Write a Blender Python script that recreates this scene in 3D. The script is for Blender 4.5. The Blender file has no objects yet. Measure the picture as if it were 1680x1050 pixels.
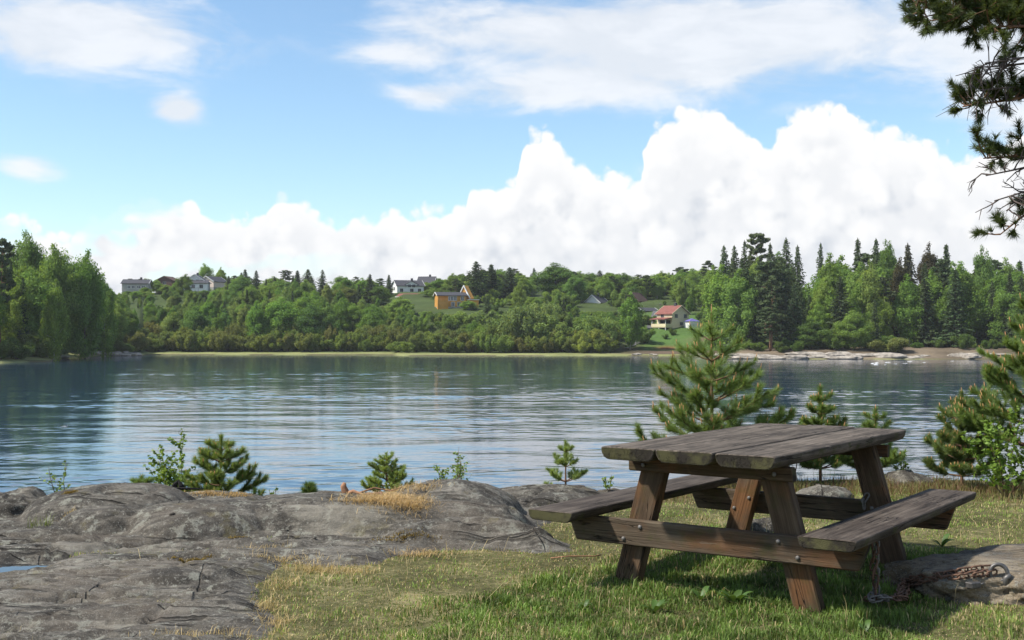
import bpy, math, random
import numpy as np
from mathutils import Vector, Matrix, Euler

random.seed(7)
RNG = np.random.default_rng(7)
SC = bpy.context.scene
COL = SC.collection
PI = math.pi
R = math.radians

# ---------------------------------------------------------------- camera
FPX, PITCH, CAMZ = 1964.0, 0.0133, 5.0          # focal length in photo pixels, pitch up, metres above the river
cam_data = bpy.data.cameras.new('camera')
cam_data.sensor_width = 36.0
cam_data.lens = 36.0 * FPX / 1680.0
cam_data.clip_start = 0.05
cam_data.clip_end = 20000
cam = bpy.data.objects.new('camera', cam_data)
cam.location = (0, 0, CAMZ)
cam.rotation_euler = (PI / 2 + PITCH, 0, 0)
COL.objects.link(cam)
SC.camera = cam

# ---------------------------------------------------------------- colour management, render
SC.view_settings.view_transform = 'Standard'
SC.view_settings.look = 'None'
SC.view_settings.exposure = 0.62
SC.view_settings.gamma = 1.0
SC.view_settings.use_curve_mapping = False
SC.render.engine = 'CYCLES'
SC.cycles.use_denoising = True
SC.cycles.max_bounces = 6
SC.cycles.diffuse_bounces = 3
SC.cycles.glossy_bounces = 3
SC.cycles.transmission_bounces = 4
SC.cycles.transparent_max_bounces = 6
SC.cycles.caustics_reflective = False
SC.cycles.caustics_refractive = False

# ---------------------------------------------------------------- sun: left of the camera, a little ahead
SUN_AZ, SUN_EL = R(-102), R(51)                   # azimuth from +Y, clockwise positive
sd = Vector((math.sin(SUN_AZ) * math.cos(SUN_EL), math.cos(SUN_AZ) * math.cos(SUN_EL), math.sin(SUN_EL)))
sun_data = bpy.data.lights.new('sun', 'SUN')
sun_data.energy = 4.3
sun_data.angle = R(3.0)
sun_data.color = (1.0, 0.94, 0.85)
sun = bpy.data.objects.new('sun', sun_data)
sun.rotation_euler = sd.to_track_quat('Z', 'Y').to_euler()
sun.location = (-60, 20, 80)
COL.objects.link(sun)


# ---------------------------------------------------------------- node helper: arithmetic on sockets
class S:
    """a socket in a node tree that understands + - * / and a few functions"""
    def __init__(self, nt, sock):
        self.nt, self.s = nt, sock

    def _m(self, op, *args, clamp=False):
        n = self.nt.nodes.new('ShaderNodeMath')
        n.operation = op
        n.use_clamp = clamp
        for i, a in enumerate(args):
            if isinstance(a, S):
                self.nt.links.new(a.s, n.inputs[i])
            else:
                n.inputs[i].default_value = a
        return S(self.nt, n.outputs[0])

    def __add__(self, o): return self._m('ADD', self, o)
    __radd__ = __add__
    def __sub__(self, o): return self._m('SUBTRACT', self, o)
    def __rsub__(self, o): return self._m('SUBTRACT', o, self)
    def __mul__(self, o): return self._m('MULTIPLY', self, o)
    __rmul__ = __mul__
    def __truediv__(self, o): return self._m('DIVIDE', self, o)
    def pow(self, o): return self._m('POWER', self, o)
    def abs(self): return self._m('ABSOLUTE', self)
    def max(self, o): return self._m('MAXIMUM', self, o)
    def min(self, o): return self._m('MINIMUM', self, o)
    def sat(self): return self._m('ADD', self, 0.0, clamp=True)
    def exp(self): return self._m('EXPONENT', self)

    def smooth(self, a, b, lo=0.0, hi=1.0):
        n = self.nt.nodes.new('ShaderNodeMapRange')
        n.interpolation_type = 'SMOOTHSTEP'
        self.nt.links.new(self.s, n.inputs['Value'])
        for nm, v in (('From Min', a), ('From Max', b), ('To Min', lo), ('To Max', hi)):
            if isinstance(v, S):
                self.nt.links.new(v.s, n.inputs[nm])
            else:
                n.inputs[nm].default_value = v
        return S(self.nt, n.outputs[0])


def N(nt, typ, **kw):
    n = nt.nodes.new(typ)
    for k, v in kw.items():
        setattr(n, k, v)
    return n


def put(nt, inp, v):
    if isinstance(v, S):
        nt.links.new(v.s, inp)
    elif hasattr(v, 'is_output'):
        nt.links.new(v, inp)
    else:
        if isinstance(v, (tuple, list)) and len(v) == 3 and inp.type == 'RGBA':
            v = (*v, 1.0)
        inp.default_value = v


def noise(nt, vec, scale, detail=3.0, rough=0.5, dist=0.0, out='Fac', dims='3D'):
    n = N(nt, 'ShaderNodeTexNoise', noise_dimensions=dims)
    if vec is not None:
        put(nt, n.inputs['Vector'], vec)
    n.inputs['Scale'].default_value = scale
    n.inputs['Detail'].default_value = detail
    n.inputs['Roughness'].default_value = rough
    n.inputs['Distortion'].default_value = dist
    return S(nt, n.outputs[out])


def voronoi(nt, vec, scale, feature='F1', smooth=None, out='Distance', rand=1.0):
    n = N(nt, 'ShaderNodeTexVoronoi', feature=feature)
    if vec is not None:
        put(nt, n.inputs['Vector'], vec)
    n.inputs['Scale'].default_value = scale
    n.inputs['Randomness'].default_value = rand
    if smooth is not None and 'Smoothness' in n.inputs:
        n.inputs['Smoothness'].default_value = smooth
    return S(nt, n.outputs[out])


def mapping(nt, vec, scale=(1, 1, 1), rot=(0, 0, 0), loc=(0, 0, 0)):
    n = N(nt, 'ShaderNodeMapping')
    put(nt, n.inputs['Vector'], vec)
    n.inputs['Scale'].default_value = scale
    n.inputs['Rotation'].default_value = rot
    n.inputs['Location'].default_value = loc
    return n.outputs[0]


def mixc(nt, fac, a, b, mode='MIX'):
    n = N(nt, 'ShaderNodeMix', data_type='RGBA', blend_type=mode)
    put(nt, n.inputs[0], fac)
    put(nt, n.inputs[6], a)
    put(nt, n.inputs[7], b)
    return n.outputs[2]


def ramp(nt, fac, stops):
    n = N(nt, 'ShaderNodeValToRGB')
    put(nt, n.inputs[0], fac)
    e = n.color_ramp.elements
    while len(e) < len(stops):
        e.new(0.5)
    for el, (p, c) in zip(e, stops):
        el.position = p
        el.color = (*c, 1.0)
    return n.outputs[0]


def sepxyz(nt, vec):
    n = N(nt, 'ShaderNodeSeparateXYZ')
    put(nt, n.inputs[0], vec)
    return [S(nt, n.outputs[i]) for i in range(3)]


def combxyz(nt, x, y, z):
    n = N(nt, 'ShaderNodeCombineXYZ')
    for i, v in enumerate((x, y, z)):
        put(nt, n.inputs[i], v)
    return n.outputs[0]


# ---------------------------------------------------------------- pixels of the photo to directions
def ray(px, py):
    x, u = (px - 840.0) / FPX, (525.0 - py) / FPX
    return Vector((x, math.cos(PITCH) - u * math.sin(PITCH), math.sin(PITCH) + u * math.cos(PITCH)))

def at_depth(px, py, Y):
    r = ray(px, py)
    return Vector((0, 0, CAMZ)) + r * (Y / r.y)

def at_height(px, py, z):
    r = ray(px, py)
    return Vector((0, 0, CAMZ)) + r * ((z - CAMZ) / r.z)

def azel(px, py):
    r = ray(px, py).normalized()
    return math.atan2(r.x, r.y), math.asin(r.z)


# ---------------------------------------------------------------- world: clear Nishita sky with cumulus bank and high sheets
world = bpy.data.worlds.new('World')
SC.world = world
world.use_nodes = True
wt = world.node_tree
wt.nodes.clear()
w_out = N(wt, 'ShaderNodeOutputWorld')
w_bg = N(wt, 'ShaderNodeBackground')
wt.links.new(w_bg.outputs[0], w_out.inputs[0])
SKY_STRENGTH = 0.098
w_bg.inputs[1].default_value = SKY_STRENGTH
sky = N(wt, 'ShaderNodeTexSky', sky_type='NISHITA')
sky.sun_disc = False
sky.sun_elevation = SUN_EL
sky.sun_rotation = SUN_AZ
sky.altitude = 100.0
sky.air_density = 1.0
sky.dust_density = 0.25
sky.ozone_density = 1.6
tc = N(wt, 'ShaderNodeTexCoord')
wdir = tc.outputs['Generated']
wx, wy, wz = sepxyz(wt, wdir)
w_az = wx._m('ARCTAN2', wx, wy)
w_el = wz._m('ARCSINE', wz)

# outline of the cumulus bank as seen over the far shore, elevation by azimuth
CLOUD_TOP = [(-60, 360), (40, 352), (95, 392), (130, 372), (170, 345), (215, 333), (310, 322), (345, 350), (420, 348),
             (448, 318), (478, 312), (505, 330), (545, 352), (640, 350), (725, 342), (762, 330), (775, 300), (838, 304), (850, 284),
             (856, 228), (868, 212), (908, 210), (924, 230), (945, 254), (1005, 282), (1044, 298), (1056, 272), (1066, 216),
             (1100, 186), (1128, 172), (1152, 173), (1192, 186), (1240, 210), (1266, 232), (1278, 208), (1300, 180), (1340, 166), (1384, 163), (1402, 188),
             (1455, 208), (1548, 238), (1580, 262), (1625, 250), (1680, 215), (1760, 200)]
AZ0, AZW = -0.46, 0.92
fc = N(wt, 'ShaderNodeFloatCurve')
cm = fc.mapping
cv = cm.curves[0]
cpts = []
for px, py in CLOUD_TOP:
    a, e = azel(px, py)
    u = (a - AZ0) / AZW
    if 0.001 < u < 0.999:
        cpts.append((u, e / 0.30))
cpts = [(0.0, cpts[0][1])] + cpts + [(1.0, cpts[-1][1])]
while len(cv.points) < len(cpts):
    cv.points.new(0.5, 0.5)
for p, (u, v) in zip(cv.points, cpts):
    p.location = (u, v)
    p.handle_type = 'AUTO_CLAMPED'
cm.update()
# the bank goes on around the horizon (mirrored at the ends of the outline)
warp = noise(wt, wdir, 22.0, 3.0, 0.55) - 0.5
u_raw = (w_az + warp * 0.012 - AZ0)._m('PINGPONG', w_az + warp * 0.012 - AZ0, AZW) / AZW
put(wt, fc.inputs['Value'], u_raw)
top_el = S(wt, fc.outputs[0]) * 0.30
n_big = noise(wt, wdir, 16.0, 4.0, 0.55) - 0.5
n_fine = noise(wt, wdir, 60.0, 5.0, 0.62) - 0.5
puff = voronoi(wt, mapping(wt, wdir, (1, 1, 1), loc=(0.3, 0.1, 0.2)), 38.0, 'F1')
puff2 = voronoi(wt, wdir, 90.0, 'F1')
edge = top_el - w_el + n_fine * 0.020 + n_big * 0.012 + (0.45 - puff) * 0.014 + (0.45 - puff2) * 0.014
cum = edge.smooth(-0.0015, 0.0060)
# thinner, ragged bank on the left third of the view: holes of blue between the heads
holes = noise(wt, mapping(wt, wdir, (1, 1, 1.6), loc=(3.1, 0.4, 0)), 13.0, 3.0, 0.55)
left_part = w_az.smooth(-0.10, -0.24) * w_el.smooth(0.015, 0.05)
cum = cum * (1.0 - left_part * holes.smooth(0.50, 0.40) * 0.85)

# high thin sheets: soft patches
def blob(px, py, sx, sy, amp):
    a, e = azel(px, py)
    dx = (w_az - a) * (FPX / sx)
    dy = (w_el - e) * (FPX / sy)
    return ((dx * dx + dy * dy) * -0.5).exp() * amp

streak = noise(wt, mapping(wt, wdir, (1.0, 1.0, 2.8), (0.0, 0.06, 0.0)), 12.0, 6.0, 0.60, 0.35)
cover = (blob(1290, 60, 300, 58, 1.1) + blob(960, 45, 190, 42, 0.8) + blob(700, 40, 70, 28, 0.42)
         + blob(880, 152, 110, 20, 0.75) + blob(700, 158, 40, 11, 0.9) + blob(1060, 118, 120, 36, 0.55)
         + blob(70, 30, 160, 50, 1.0) + blob(200, 62, 110, 32, 0.55) + blob(30, 85, 70, 18, 0.5)
         + blob(292, 180, 30, 16, 1.7) + blob(48, 272, 34, 18, 0.8) + blob(660, 90, 60, 14, 0.6)
         + blob(1655, 140, 60, 120, 1.0) + blob(1090, 300, 60, 40, 0.30))
# beyond the frame the same kind of scattered sheets
out_frame = (w_az.abs().smooth(0.46, 0.62)).max(w_el.smooth(0.30, 0.42))
cover = cover + out_frame * noise(wt, wdir, 2.6, 2.0, 0.5).smooth(0.42, 0.66) * 0.9
sheet = (cover * 0.9 + (streak - 0.5) * 2.1).smooth(0.10, 1.05) * cover.smooth(0.05, 0.30) * 0.86

# brightness: heads sunlit from the left, flat grey undersides
rel = (top_el - w_el) / top_el.max(0.02)
relief = noise(wt, mapping(wt, wdir, (1, 1, 1), loc=(0.010, 0, -0.008)), 16.0, 4.0, 0.55) - 0.5 - n_big
soft = noise(wt, mapping(wt, wdir, (1, 1, 2.4)), 7.0, 2.0, 0.5)
lump = (puff * 1.0 + puff2 * 0.45).smooth(0.40, 1.0)            # hollows between the heads
grey = (rel.smooth(0.45, 0.98) * soft.smooth(0.34, 0.58) * 0.80
        + ((relief * 2.3).smooth(0.0, 0.45) * 0.62 + lump * 0.34) * rel.smooth(0.05, 0.32)).sat()
cum_col = mixc(wt, grey, (6.9, 6.9, 6.9), (4.4, 4.7, 5.15))
sheet_col = mixc(wt, streak.smooth(0.4, 0.65), (5.7, 5.9, 6.2), (6.5, 6.6, 6.8))
sky_gain = N(wt, 'ShaderNodeMix', data_type='RGBA', blend_type='MULTIPLY')
sky_gain.inputs[0].default_value = 1.0
wt.links.new(sky.outputs[0], sky_gain.inputs[6])
sky_gain.inputs[7].default_value = (1.10, 1.21, 1.23, 1.0)
c1 = mixc(wt, sheet, sky_gain.outputs[2], sheet_col)
c2 = mixc(wt, cum, c1, cum_col)
put(wt, w_bg.inputs[0], c2)

world.cycles.sampling_method = 'MANUAL'
world.cycles.sample_map_resolution = 512

# ================================================================ helpers
def tag(o, label=None, cat=None, group=None, kind=None):
    if label: o['label'] = label
    if cat: o['category'] = cat
    if group: o['group'] = group
    if kind: o['kind'] = kind
    return o


def empty(name, loc=(0, 0, 0), rz=0.0):
    o = bpy.data.objects.new(name, None)
    o.empty_display_size = 0.1
    o.location = loc
    o.rotation_euler = (0, 0, rz)
    COL.objects.link(o)
    return o


def link(name, me, mat=None, parent=None):
    o = bpy.data.objects.new(name, me)
    COL.objects.link(o)
    if parent is not None:
        o.parent = parent
    if mat is not None and len(me.materials) == 0:
        me.materials.append(mat)
    return o


def mesh_np(name, verts, faces, smooth=False, tint=None, col=None, fsize=None):
    """mesh from numpy arrays; faces is an (n,k) int array with k = 3 or 4, or a list of polygons"""
    me = bpy.data.meshes.new(name)
    verts = np.asarray(verts, dtype=np.float32)
    if isinstance(faces, np.ndarray):
        n, k = faces.shape
        me.vertices.add(len(verts))
        me.vertices.foreach_set('co', verts.ravel())
        me.loops.add(n * k)
        me.loops.foreach_set('vertex_index', faces.astype(np.int32).ravel())
        me.polygons.add(n)
        me.polygons.foreach_set('loop_start', np.arange(0, n * k, k, dtype=np.int32))
        me.polygons.foreach_set('loop_total', np.full(n, k, dtype=np.int32))
        if smooth:
            me.polygons.foreach_set('use_smooth', np.ones(n, dtype=bool))
        me.update(calc_edges=True)
    else:
        me.from_pydata([tuple(v) for v in verts], [], [tuple(f) for f in faces])
        if smooth:
            me.polygons.foreach_set('use_smooth', np.ones(len(faces), dtype=bool))
        me.update()
    if tint is not None:                       # per-face random value
        at = me.attributes.new('tint', 'FLOAT', 'FACE')
        at.data.foreach_set('value', np.asarray(tint, dtype=np.float32))
    if col is not None:                        # per-vertex colour of the material itself
        at = me.attributes.new('col', 'FLOAT_COLOR', 'POINT')
        c = np.ones((len(verts), 4), dtype=np.float32)
        c[:, :3] = col
        at.data.foreach_set('color', c.ravel())
    me.validate()
    return me


class MB:
    """collects polygons for one mesh"""
    def __init__(self):
        self.v, self.f = [], []

    def add(self, verts, faces):
        o = len(self.v)
        self.v.extend([tuple(p) for p in verts])
        self.f.extend([tuple(i + o for i in f) for f in faces])
        return self

    def box(self, x0, x1, y0, y1, z0, z1, M=None, bevel=0.0):
        b = bevel
        if b <= 0:
            vs = [(x, y, z) for z in (z0, z1) for y in (y0, y1) for x in (x0, x1)]
            fs = [(0, 2, 3, 1), (4, 5, 7, 6), (0, 1, 5, 4), (2, 6, 7, 3), (0, 4, 6, 2), (1, 3, 7, 5)]
        else:
            vs, fs = [], []
            X, Y, Z = (x0, x1), (y0, y1), (z0, z1)
            idx = {}
            sg = (1, -1)
            for i in range(2):
                for j in range(2):
                    for k in range(2):
                        c = (X[i], Y[j], Z[k])
                        for ax in range(3):
                            p = list(c)
                            for a2, s in ((0, sg[i]), (1, sg[j]), (2, sg[k])):
                                if a2 != ax:
                                    p[a2] += s * b
                            idx[i, j, k, ax] = len(vs)
                            vs.append(tuple(p))
            g = lambda i, j, k, a: idx[i, j, k, a]
            for i in range(2):
                fs.append([g(i, 0, 0, 0), g(i, 1, 0, 0), g(i, 1, 1, 0), g(i, 0, 1, 0)])
                fs.append([g(0, i, 0, 1), g(1, i, 0, 1), g(1, i, 1, 1), g(0, i, 1, 1)])
                fs.append([g(0, 0, i, 2), g(1, 0, i, 2), g(1, 1, i, 2), g(0, 1, i, 2)])
            for i in range(2):
                for j in range(2):
                    fs.append([g(i, j, 0, 0), g(i, j, 1, 0), g(i, j, 1, 1), g(i, j, 0, 1)])
                    fs.append([g(i, 0, j, 0), g(i, 1, j, 0), g(i, 1, j, 2), g(i, 0, j, 2)])
                    fs.append([g(0, i, j, 1), g(1, i, j, 1), g(1, i, j, 2), g(0, i, j, 2)])
            for i in range(2):
                for j in range(2):
                    for k in range(2):
                        fs.append([g(i, j, k, 0), g(i, j, k, 1), g(i, j, k, 2)])
            c = Vector(((x0 + x1) / 2, (y0 + y1) / 2, (z0 + z1) / 2))
            out = []
            for f in fs:
                p = [Vector(vs[i]) for i in f]
                nrm = (p[1] - p[0]).cross(p[2] - p[0])
                m = sum(p, Vector()) / len(p)
                out.append(f if nrm.dot(m - c) > 0 else f[::-1])
            fs = out
        if M is not None:
            vs = [tuple(M @ Vector(p)) for p in vs]
        return self.add(vs, fs)

    def prism(self, poly, y0, y1, M=None):
        """polygon in (x,z) extruded along y"""
        n = len(poly)
        vs = [(p[0], y0, p[1]) for p in poly] + [(p[0], y1, p[1]) for p in poly]
        fs = [tuple(range(n)), tuple(range(2 * n - 1, n - 1, -1))]
        fs += [(i, i + n, (i + 1) % n + n, (i + 1) % n) for i in range(n)]
        if M is not None:
            vs = [tuple(M @ Vector(p)) for p in vs]
        return self.add(vs, fs)

    def tube(self, pts, rad, n=8, cap=True):
        pts = [Vector(p) for p in pts]
        o = len(self.v)
        up = Vector((0, 0, 1))
        for i, p in enumerate(pts):
            t = (pts[min(i + 1, len(pts) - 1)] - pts[max(i - 1, 0)])
            t = t.normalized() if t.length > 1e-9 else up
            a = t.orthogonal().normalized() if i == 0 else (a - t * a.dot(t)).normalized()
            b = t.cross(a)
            r = rad[i] if hasattr(rad, '__len__') else rad
            for k in range(n):
                w = 2 * PI * k / n
                self.v.append(tuple(p + (a * math.cos(w) + b * math.sin(w)) * r))
        for i in range(len(pts) - 1):
            for k in range(n):
                k2 = (k + 1) % n
                self.f.append((o + i * n + k, o + i * n + k2, o + (i + 1) * n + k2, o + (i + 1) * n + k))
        if cap:
            self.f.append(tuple(o + k for k in range(n - 1, -1, -1)))
            self.f.append(tuple(o + (len(pts) - 1) * n + k for k in range(n)))
        return self

    def mesh(self, name, smooth=False):
        return mesh_np(name, np.array(self.v), self.f, smooth)

    def build(self, name, mat, parent=None, smooth=False):
        return link(name, self.mesh(name, smooth), mat, parent)


# ---------------------------------------------------------------- numpy noise
_P = np.random.default_rng(3).permutation(512)
_G = np.random.default_rng(4).normal(size=(512, 3))
_G /= np.linalg.norm(_G, axis=1)[:, None]

def perlin(x, y, z=0.0):
    x, y, z = np.broadcast_arrays(np.asarray(x, float), np.asarray(y, float), np.asarray(z, float))
    xi, yi, zi = np.floor(x).astype(int), np.floor(y).astype(int), np.floor(z).astype(int)
    xf, yf, zf = x - xi, y - yi, z - zi
    fade = lambda t: t * t * t * (t * (t * 6 - 15) + 10)
    u, v, w = fade(xf), fade(yf), fade(zf)
    def g(dx, dy, dz):
        h = _P[(_P[(_P[(xi + dx) & 511] + yi + dy) & 511] + zi + dz) & 511]
        gr = _G[h]
        return gr[..., 0] * (xf - dx) + gr[..., 1] * (yf - dy) + gr[..., 2] * (zf - dz)
    l = lambda a, b, t: a + (b - a) * t
    return l(l(l(g(0, 0, 0), g(1, 0, 0), u), l(g(0, 1, 0), g(1, 1, 0), u), v),
             l(l(g(0, 0, 1), g(1, 0, 1), u), l(g(0, 1, 1), g(1, 1, 1), u), v), w)

def fbm(x, y, z=0.0, octv=4, gain=0.5, ridged=False):
    s, a, f = 0.0, 1.0, 1.0
    for i in range(octv):
        n = perlin(np.asarray(x) * f + 17.3 * i, np.asarray(y) * f - 9.1 * i, np.asarray(z) * f + 3.7 * i)
        s = s + a * ((1 - 2.4 * np.abs(n)) if ridged else n)
        a *= gain
        f *= 2.03
    return s

def sstep(x, a, b):
    t = np.clip((np.asarray(x, float) - a) / (b - a), 0, 1)
    return t * t * (3 - 2 * t)


# ---------------------------------------------------------------- materials
MATS = {}

def material(name):
    m = bpy.data.materials.new(name)
    m.use_nodes = True
    nt = m.node_tree
    nt.nodes.clear()
    out = N(nt, 'ShaderNodeOutputMaterial')
    MATS[name] = m
    return m, nt, out


def principled(nt, out, color, rough=0.8, spec=0.3, metal=0.0, normal=None):
    b = N(nt, 'ShaderNodeBsdfPrincipled')
    put(nt, b.inputs['Base Color'], color)
    put(nt, b.inputs['Roughness'], rough)
    put(nt, b.inputs['Specular IOR Level'], spec)
    put(nt, b.inputs['Metallic'], metal)
    if normal is not None:
        nt.links.new(normal, b.inputs['Normal'])
    nt.links.new(b.outputs[0], out.inputs[0])
    return b


def bump(nt, height, strength=0.5, dist=0.01, normal=None):
    b = N(nt, 'ShaderNodeBump')
    b.inputs['Strength'].default_value = strength
    b.inputs['Distance'].default_value = dist
    put(nt, b.inputs['Height'], height)
    if normal is not None:
        nt.links.new(normal, b.inputs['Normal'])
    return b.outputs[0]


def objcoord(nt):
    return N(nt, 'ShaderNodeTexCoord').outputs['Object']


def geopos(nt):
    return N(nt, 'ShaderNodeNewGeometry').outputs['Position']


def attr(nt, name, out='Fac'):
    n = N(nt, 'ShaderNodeAttribute', attribute_name=name)
    return n.outputs[out]


def plain(name, color, rough=0.7, spec=0.3, metal=0.0, var=0.15, scale=6.0, bumpd=0.0):
    m, nt, out = material(name)
    nz = noise(nt, objcoord(nt), scale, 4.0, 0.6)
    c0 = tuple(c * (1 - var) for c in color)
    c1 = tuple(min(1, c * (1 + var)) for c in color)
    col = mixc(nt, nz.smooth(0.3, 0.7), c0, c1)
    nrm = bump(nt, nz, 0.6, bumpd) if bumpd else None
    principled(nt, out, col, rough, spec, metal, nrm)
    return m


def foliage_mat(name, transl=0.3, rough=0.6, spec=0.25, use_obj=True, color=(1, 1, 1), var=0.45, dry=None):
    """leaf material: the object's own colour, each leaf a little lighter or darker at random"""
    m, nt, out = material(name)
    t = S(nt, attr(nt, 'tint'))
    if use_obj:
        base = N(nt, 'ShaderNodeObjectInfo').outputs['Color']
    else:
        n = N(nt, 'ShaderNodeRGB')
        n.outputs[0].default_value = (*color, 1)
        base = n.outputs[0]
    k = t * (2 * var) + (1 - var)
    g = N(nt, 'ShaderNodeMix', data_type='RGBA', blend_type='MULTIPLY')
    g.inputs[0].default_value = 1.0
    put(nt, g.inputs[6], base)
    put(nt, g.inputs[7], combxyz(nt, k, k, k * 0.9))
    colr = g.outputs[2]
    if dry:
        colr = mixc(nt, t.smooth(0.86, 0.93), colr, dry)
    b = N(nt, 'ShaderNodeBsdfPrincipled')
    put(nt, b.inputs['Base Color'], colr)
    b.inputs['Roughness'].default_value = rough
    b.inputs['Specular IOR Level'].default_value = spec
    tr = N(nt, 'ShaderNodeBsdfTranslucent')
    tcol = mixc(nt, 1.0, colr, (1.25, 1.15, 0.55), 'MULTIPLY')
    put(nt, tr.inputs[0], tcol)
    mx = N(nt, 'ShaderNodeMixShader')
    mx.inputs[0].default_value = transl
    nt.links.new(b.outputs[0], mx.inputs[1])
    nt.links.new(tr.outputs[0], mx.inputs[2])
    nt.links.new(mx.outputs[0], out.inputs[0])
    return m


def grid_mesh(name, xs, ys, zf, smooth=True, col=None):
    Xg, Yg = np.meshgrid(xs, ys)
    Z = zf(Xg, Yg)
    v = np.stack([Xg, Yg, Z], -1).reshape(-1, 3)
    ny, nx = Xg.shape
    i = np.arange(ny * nx).reshape(ny, nx)
    f = np.stack([i[:-1, :-1], i[:-1, 1:], i[1:, 1:], i[1:, :-1]], -1).reshape(-1, 4)
    c = None if col is None else col(Xg, Yg, Z).reshape(-1, 3)
    return mesh_np(name, v, f, smooth, col=c)

# ================================================================ THE NEAR BANK
GZ = 3.70                                        # height of the lawn over the river

def edge_y(x):                                   # where the bank starts to drop towards the water
    return 10.7 + 0.9 * sstep(x, 0.6, 2.4) - 0.5 * sstep(-x, 2.2, 3.4) + 0.22 * perlin(np.asarray(x) * 0.9, 3.3)

def drop(x, y):
    t = y - edge_y(x)
    return -0.55 * np.clip(t, 0, None) - 0.22 * (np.sqrt(t * t + 0.25) - np.abs(t)) * 0

def soil_z(x, y):
    x, y = np.asarray(x, float), np.asarray(y, float)
    z = GZ + 0.035 * fbm(x * 0.45, y * 0.45, 1.0, 3) + 0.012 * fbm(x * 2.3, y * 2.3, 5.0, 3)
    z = z - 0.02 * sstep(np.abs(x - 1.2), 2.2, 0.6) * sstep(np.abs(y - 6.6), 2.0, 0.8)
    z = z - 0.056 * np.clip(y - 8.0, 0, 2.9) * (0.62 + 0.38 * sstep(x, 1.4, 0.3))
    z = z + drop(x, y) * 1.0
    return np.maximum(z, -2.5)

# outline of the bare rock on the left, in photo pixels on the lawn's level
def gpt(px, py, z=GZ):
    p = at_height(px, py, z)
    return (p.x, p.y)

ROCK_POLY = np.array([gpt(*q) for q in ((330, 1075), (436, 1050), (446, 1020), (428, 990), (410, 965), (450, 945), (468, 922), (540, 930),
                                        (615, 926), (655, 908), (720, 901), (800, 897), (880, 903), (948, 899), (925, 885), (880, 880),
                                        (884, 866), (905, 845))]
                     + [(0.55, 9.6), (1.1, 10.2), (0.9, 12.5), (-7.5, 12.5), (-7.5, 4.0), (-1.7, 4.0)])

def poly_sd(px, py, poly):
    """signed distance to a polygon, positive inside"""
    px, py = np.asarray(px, float), np.asarray(py, float)
    d2 = np.full(px.shape, 1e9)
    inside = np.zeros(px.shape, bool)
    n = len(poly)
    for i in range(n):
        ax, ay = poly[i]
        bx, by = poly[(i + 1) % n]
        ex, ey = bx - ax, by - ay
        t = np.clip(((px - ax) * ex + (py - ay) * ey) / (ex * ex + ey * ey + 1e-12), 0, 1)
        d2 = np.minimum(d2, (px - ax - t * ex) ** 2 + (py - ay - t * ey) ** 2)
        c = ((ay > py) != (by > py)) & (px < ex * (py - ay) / (ey if abs(ey) > 1e-12 else 1e-12) + ax)
        inside ^= c
    return np.where(inside, 1, -1) * np.sqrt(d2)

def hump(x, y, cx, cy, rx, ry, h, rot=0.0, sharp=2.0, steep=1.0, pw=0.62):
    """rounded rock back; steep > 1 makes the side towards the camera steeper"""
    c, s = math.cos(rot), math.sin(rot)
    u, v = (x - cx) * c + (y - cy) * s, -(x - cx) * s + (y - cy) * c
    v = np.where(v < 0, v * steep, v)
    q = (np.abs(u) / rx) ** sharp + (np.abs(v) / ry) ** sharp
    return h * np.clip(1 - q, 0, None) ** pw

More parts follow.
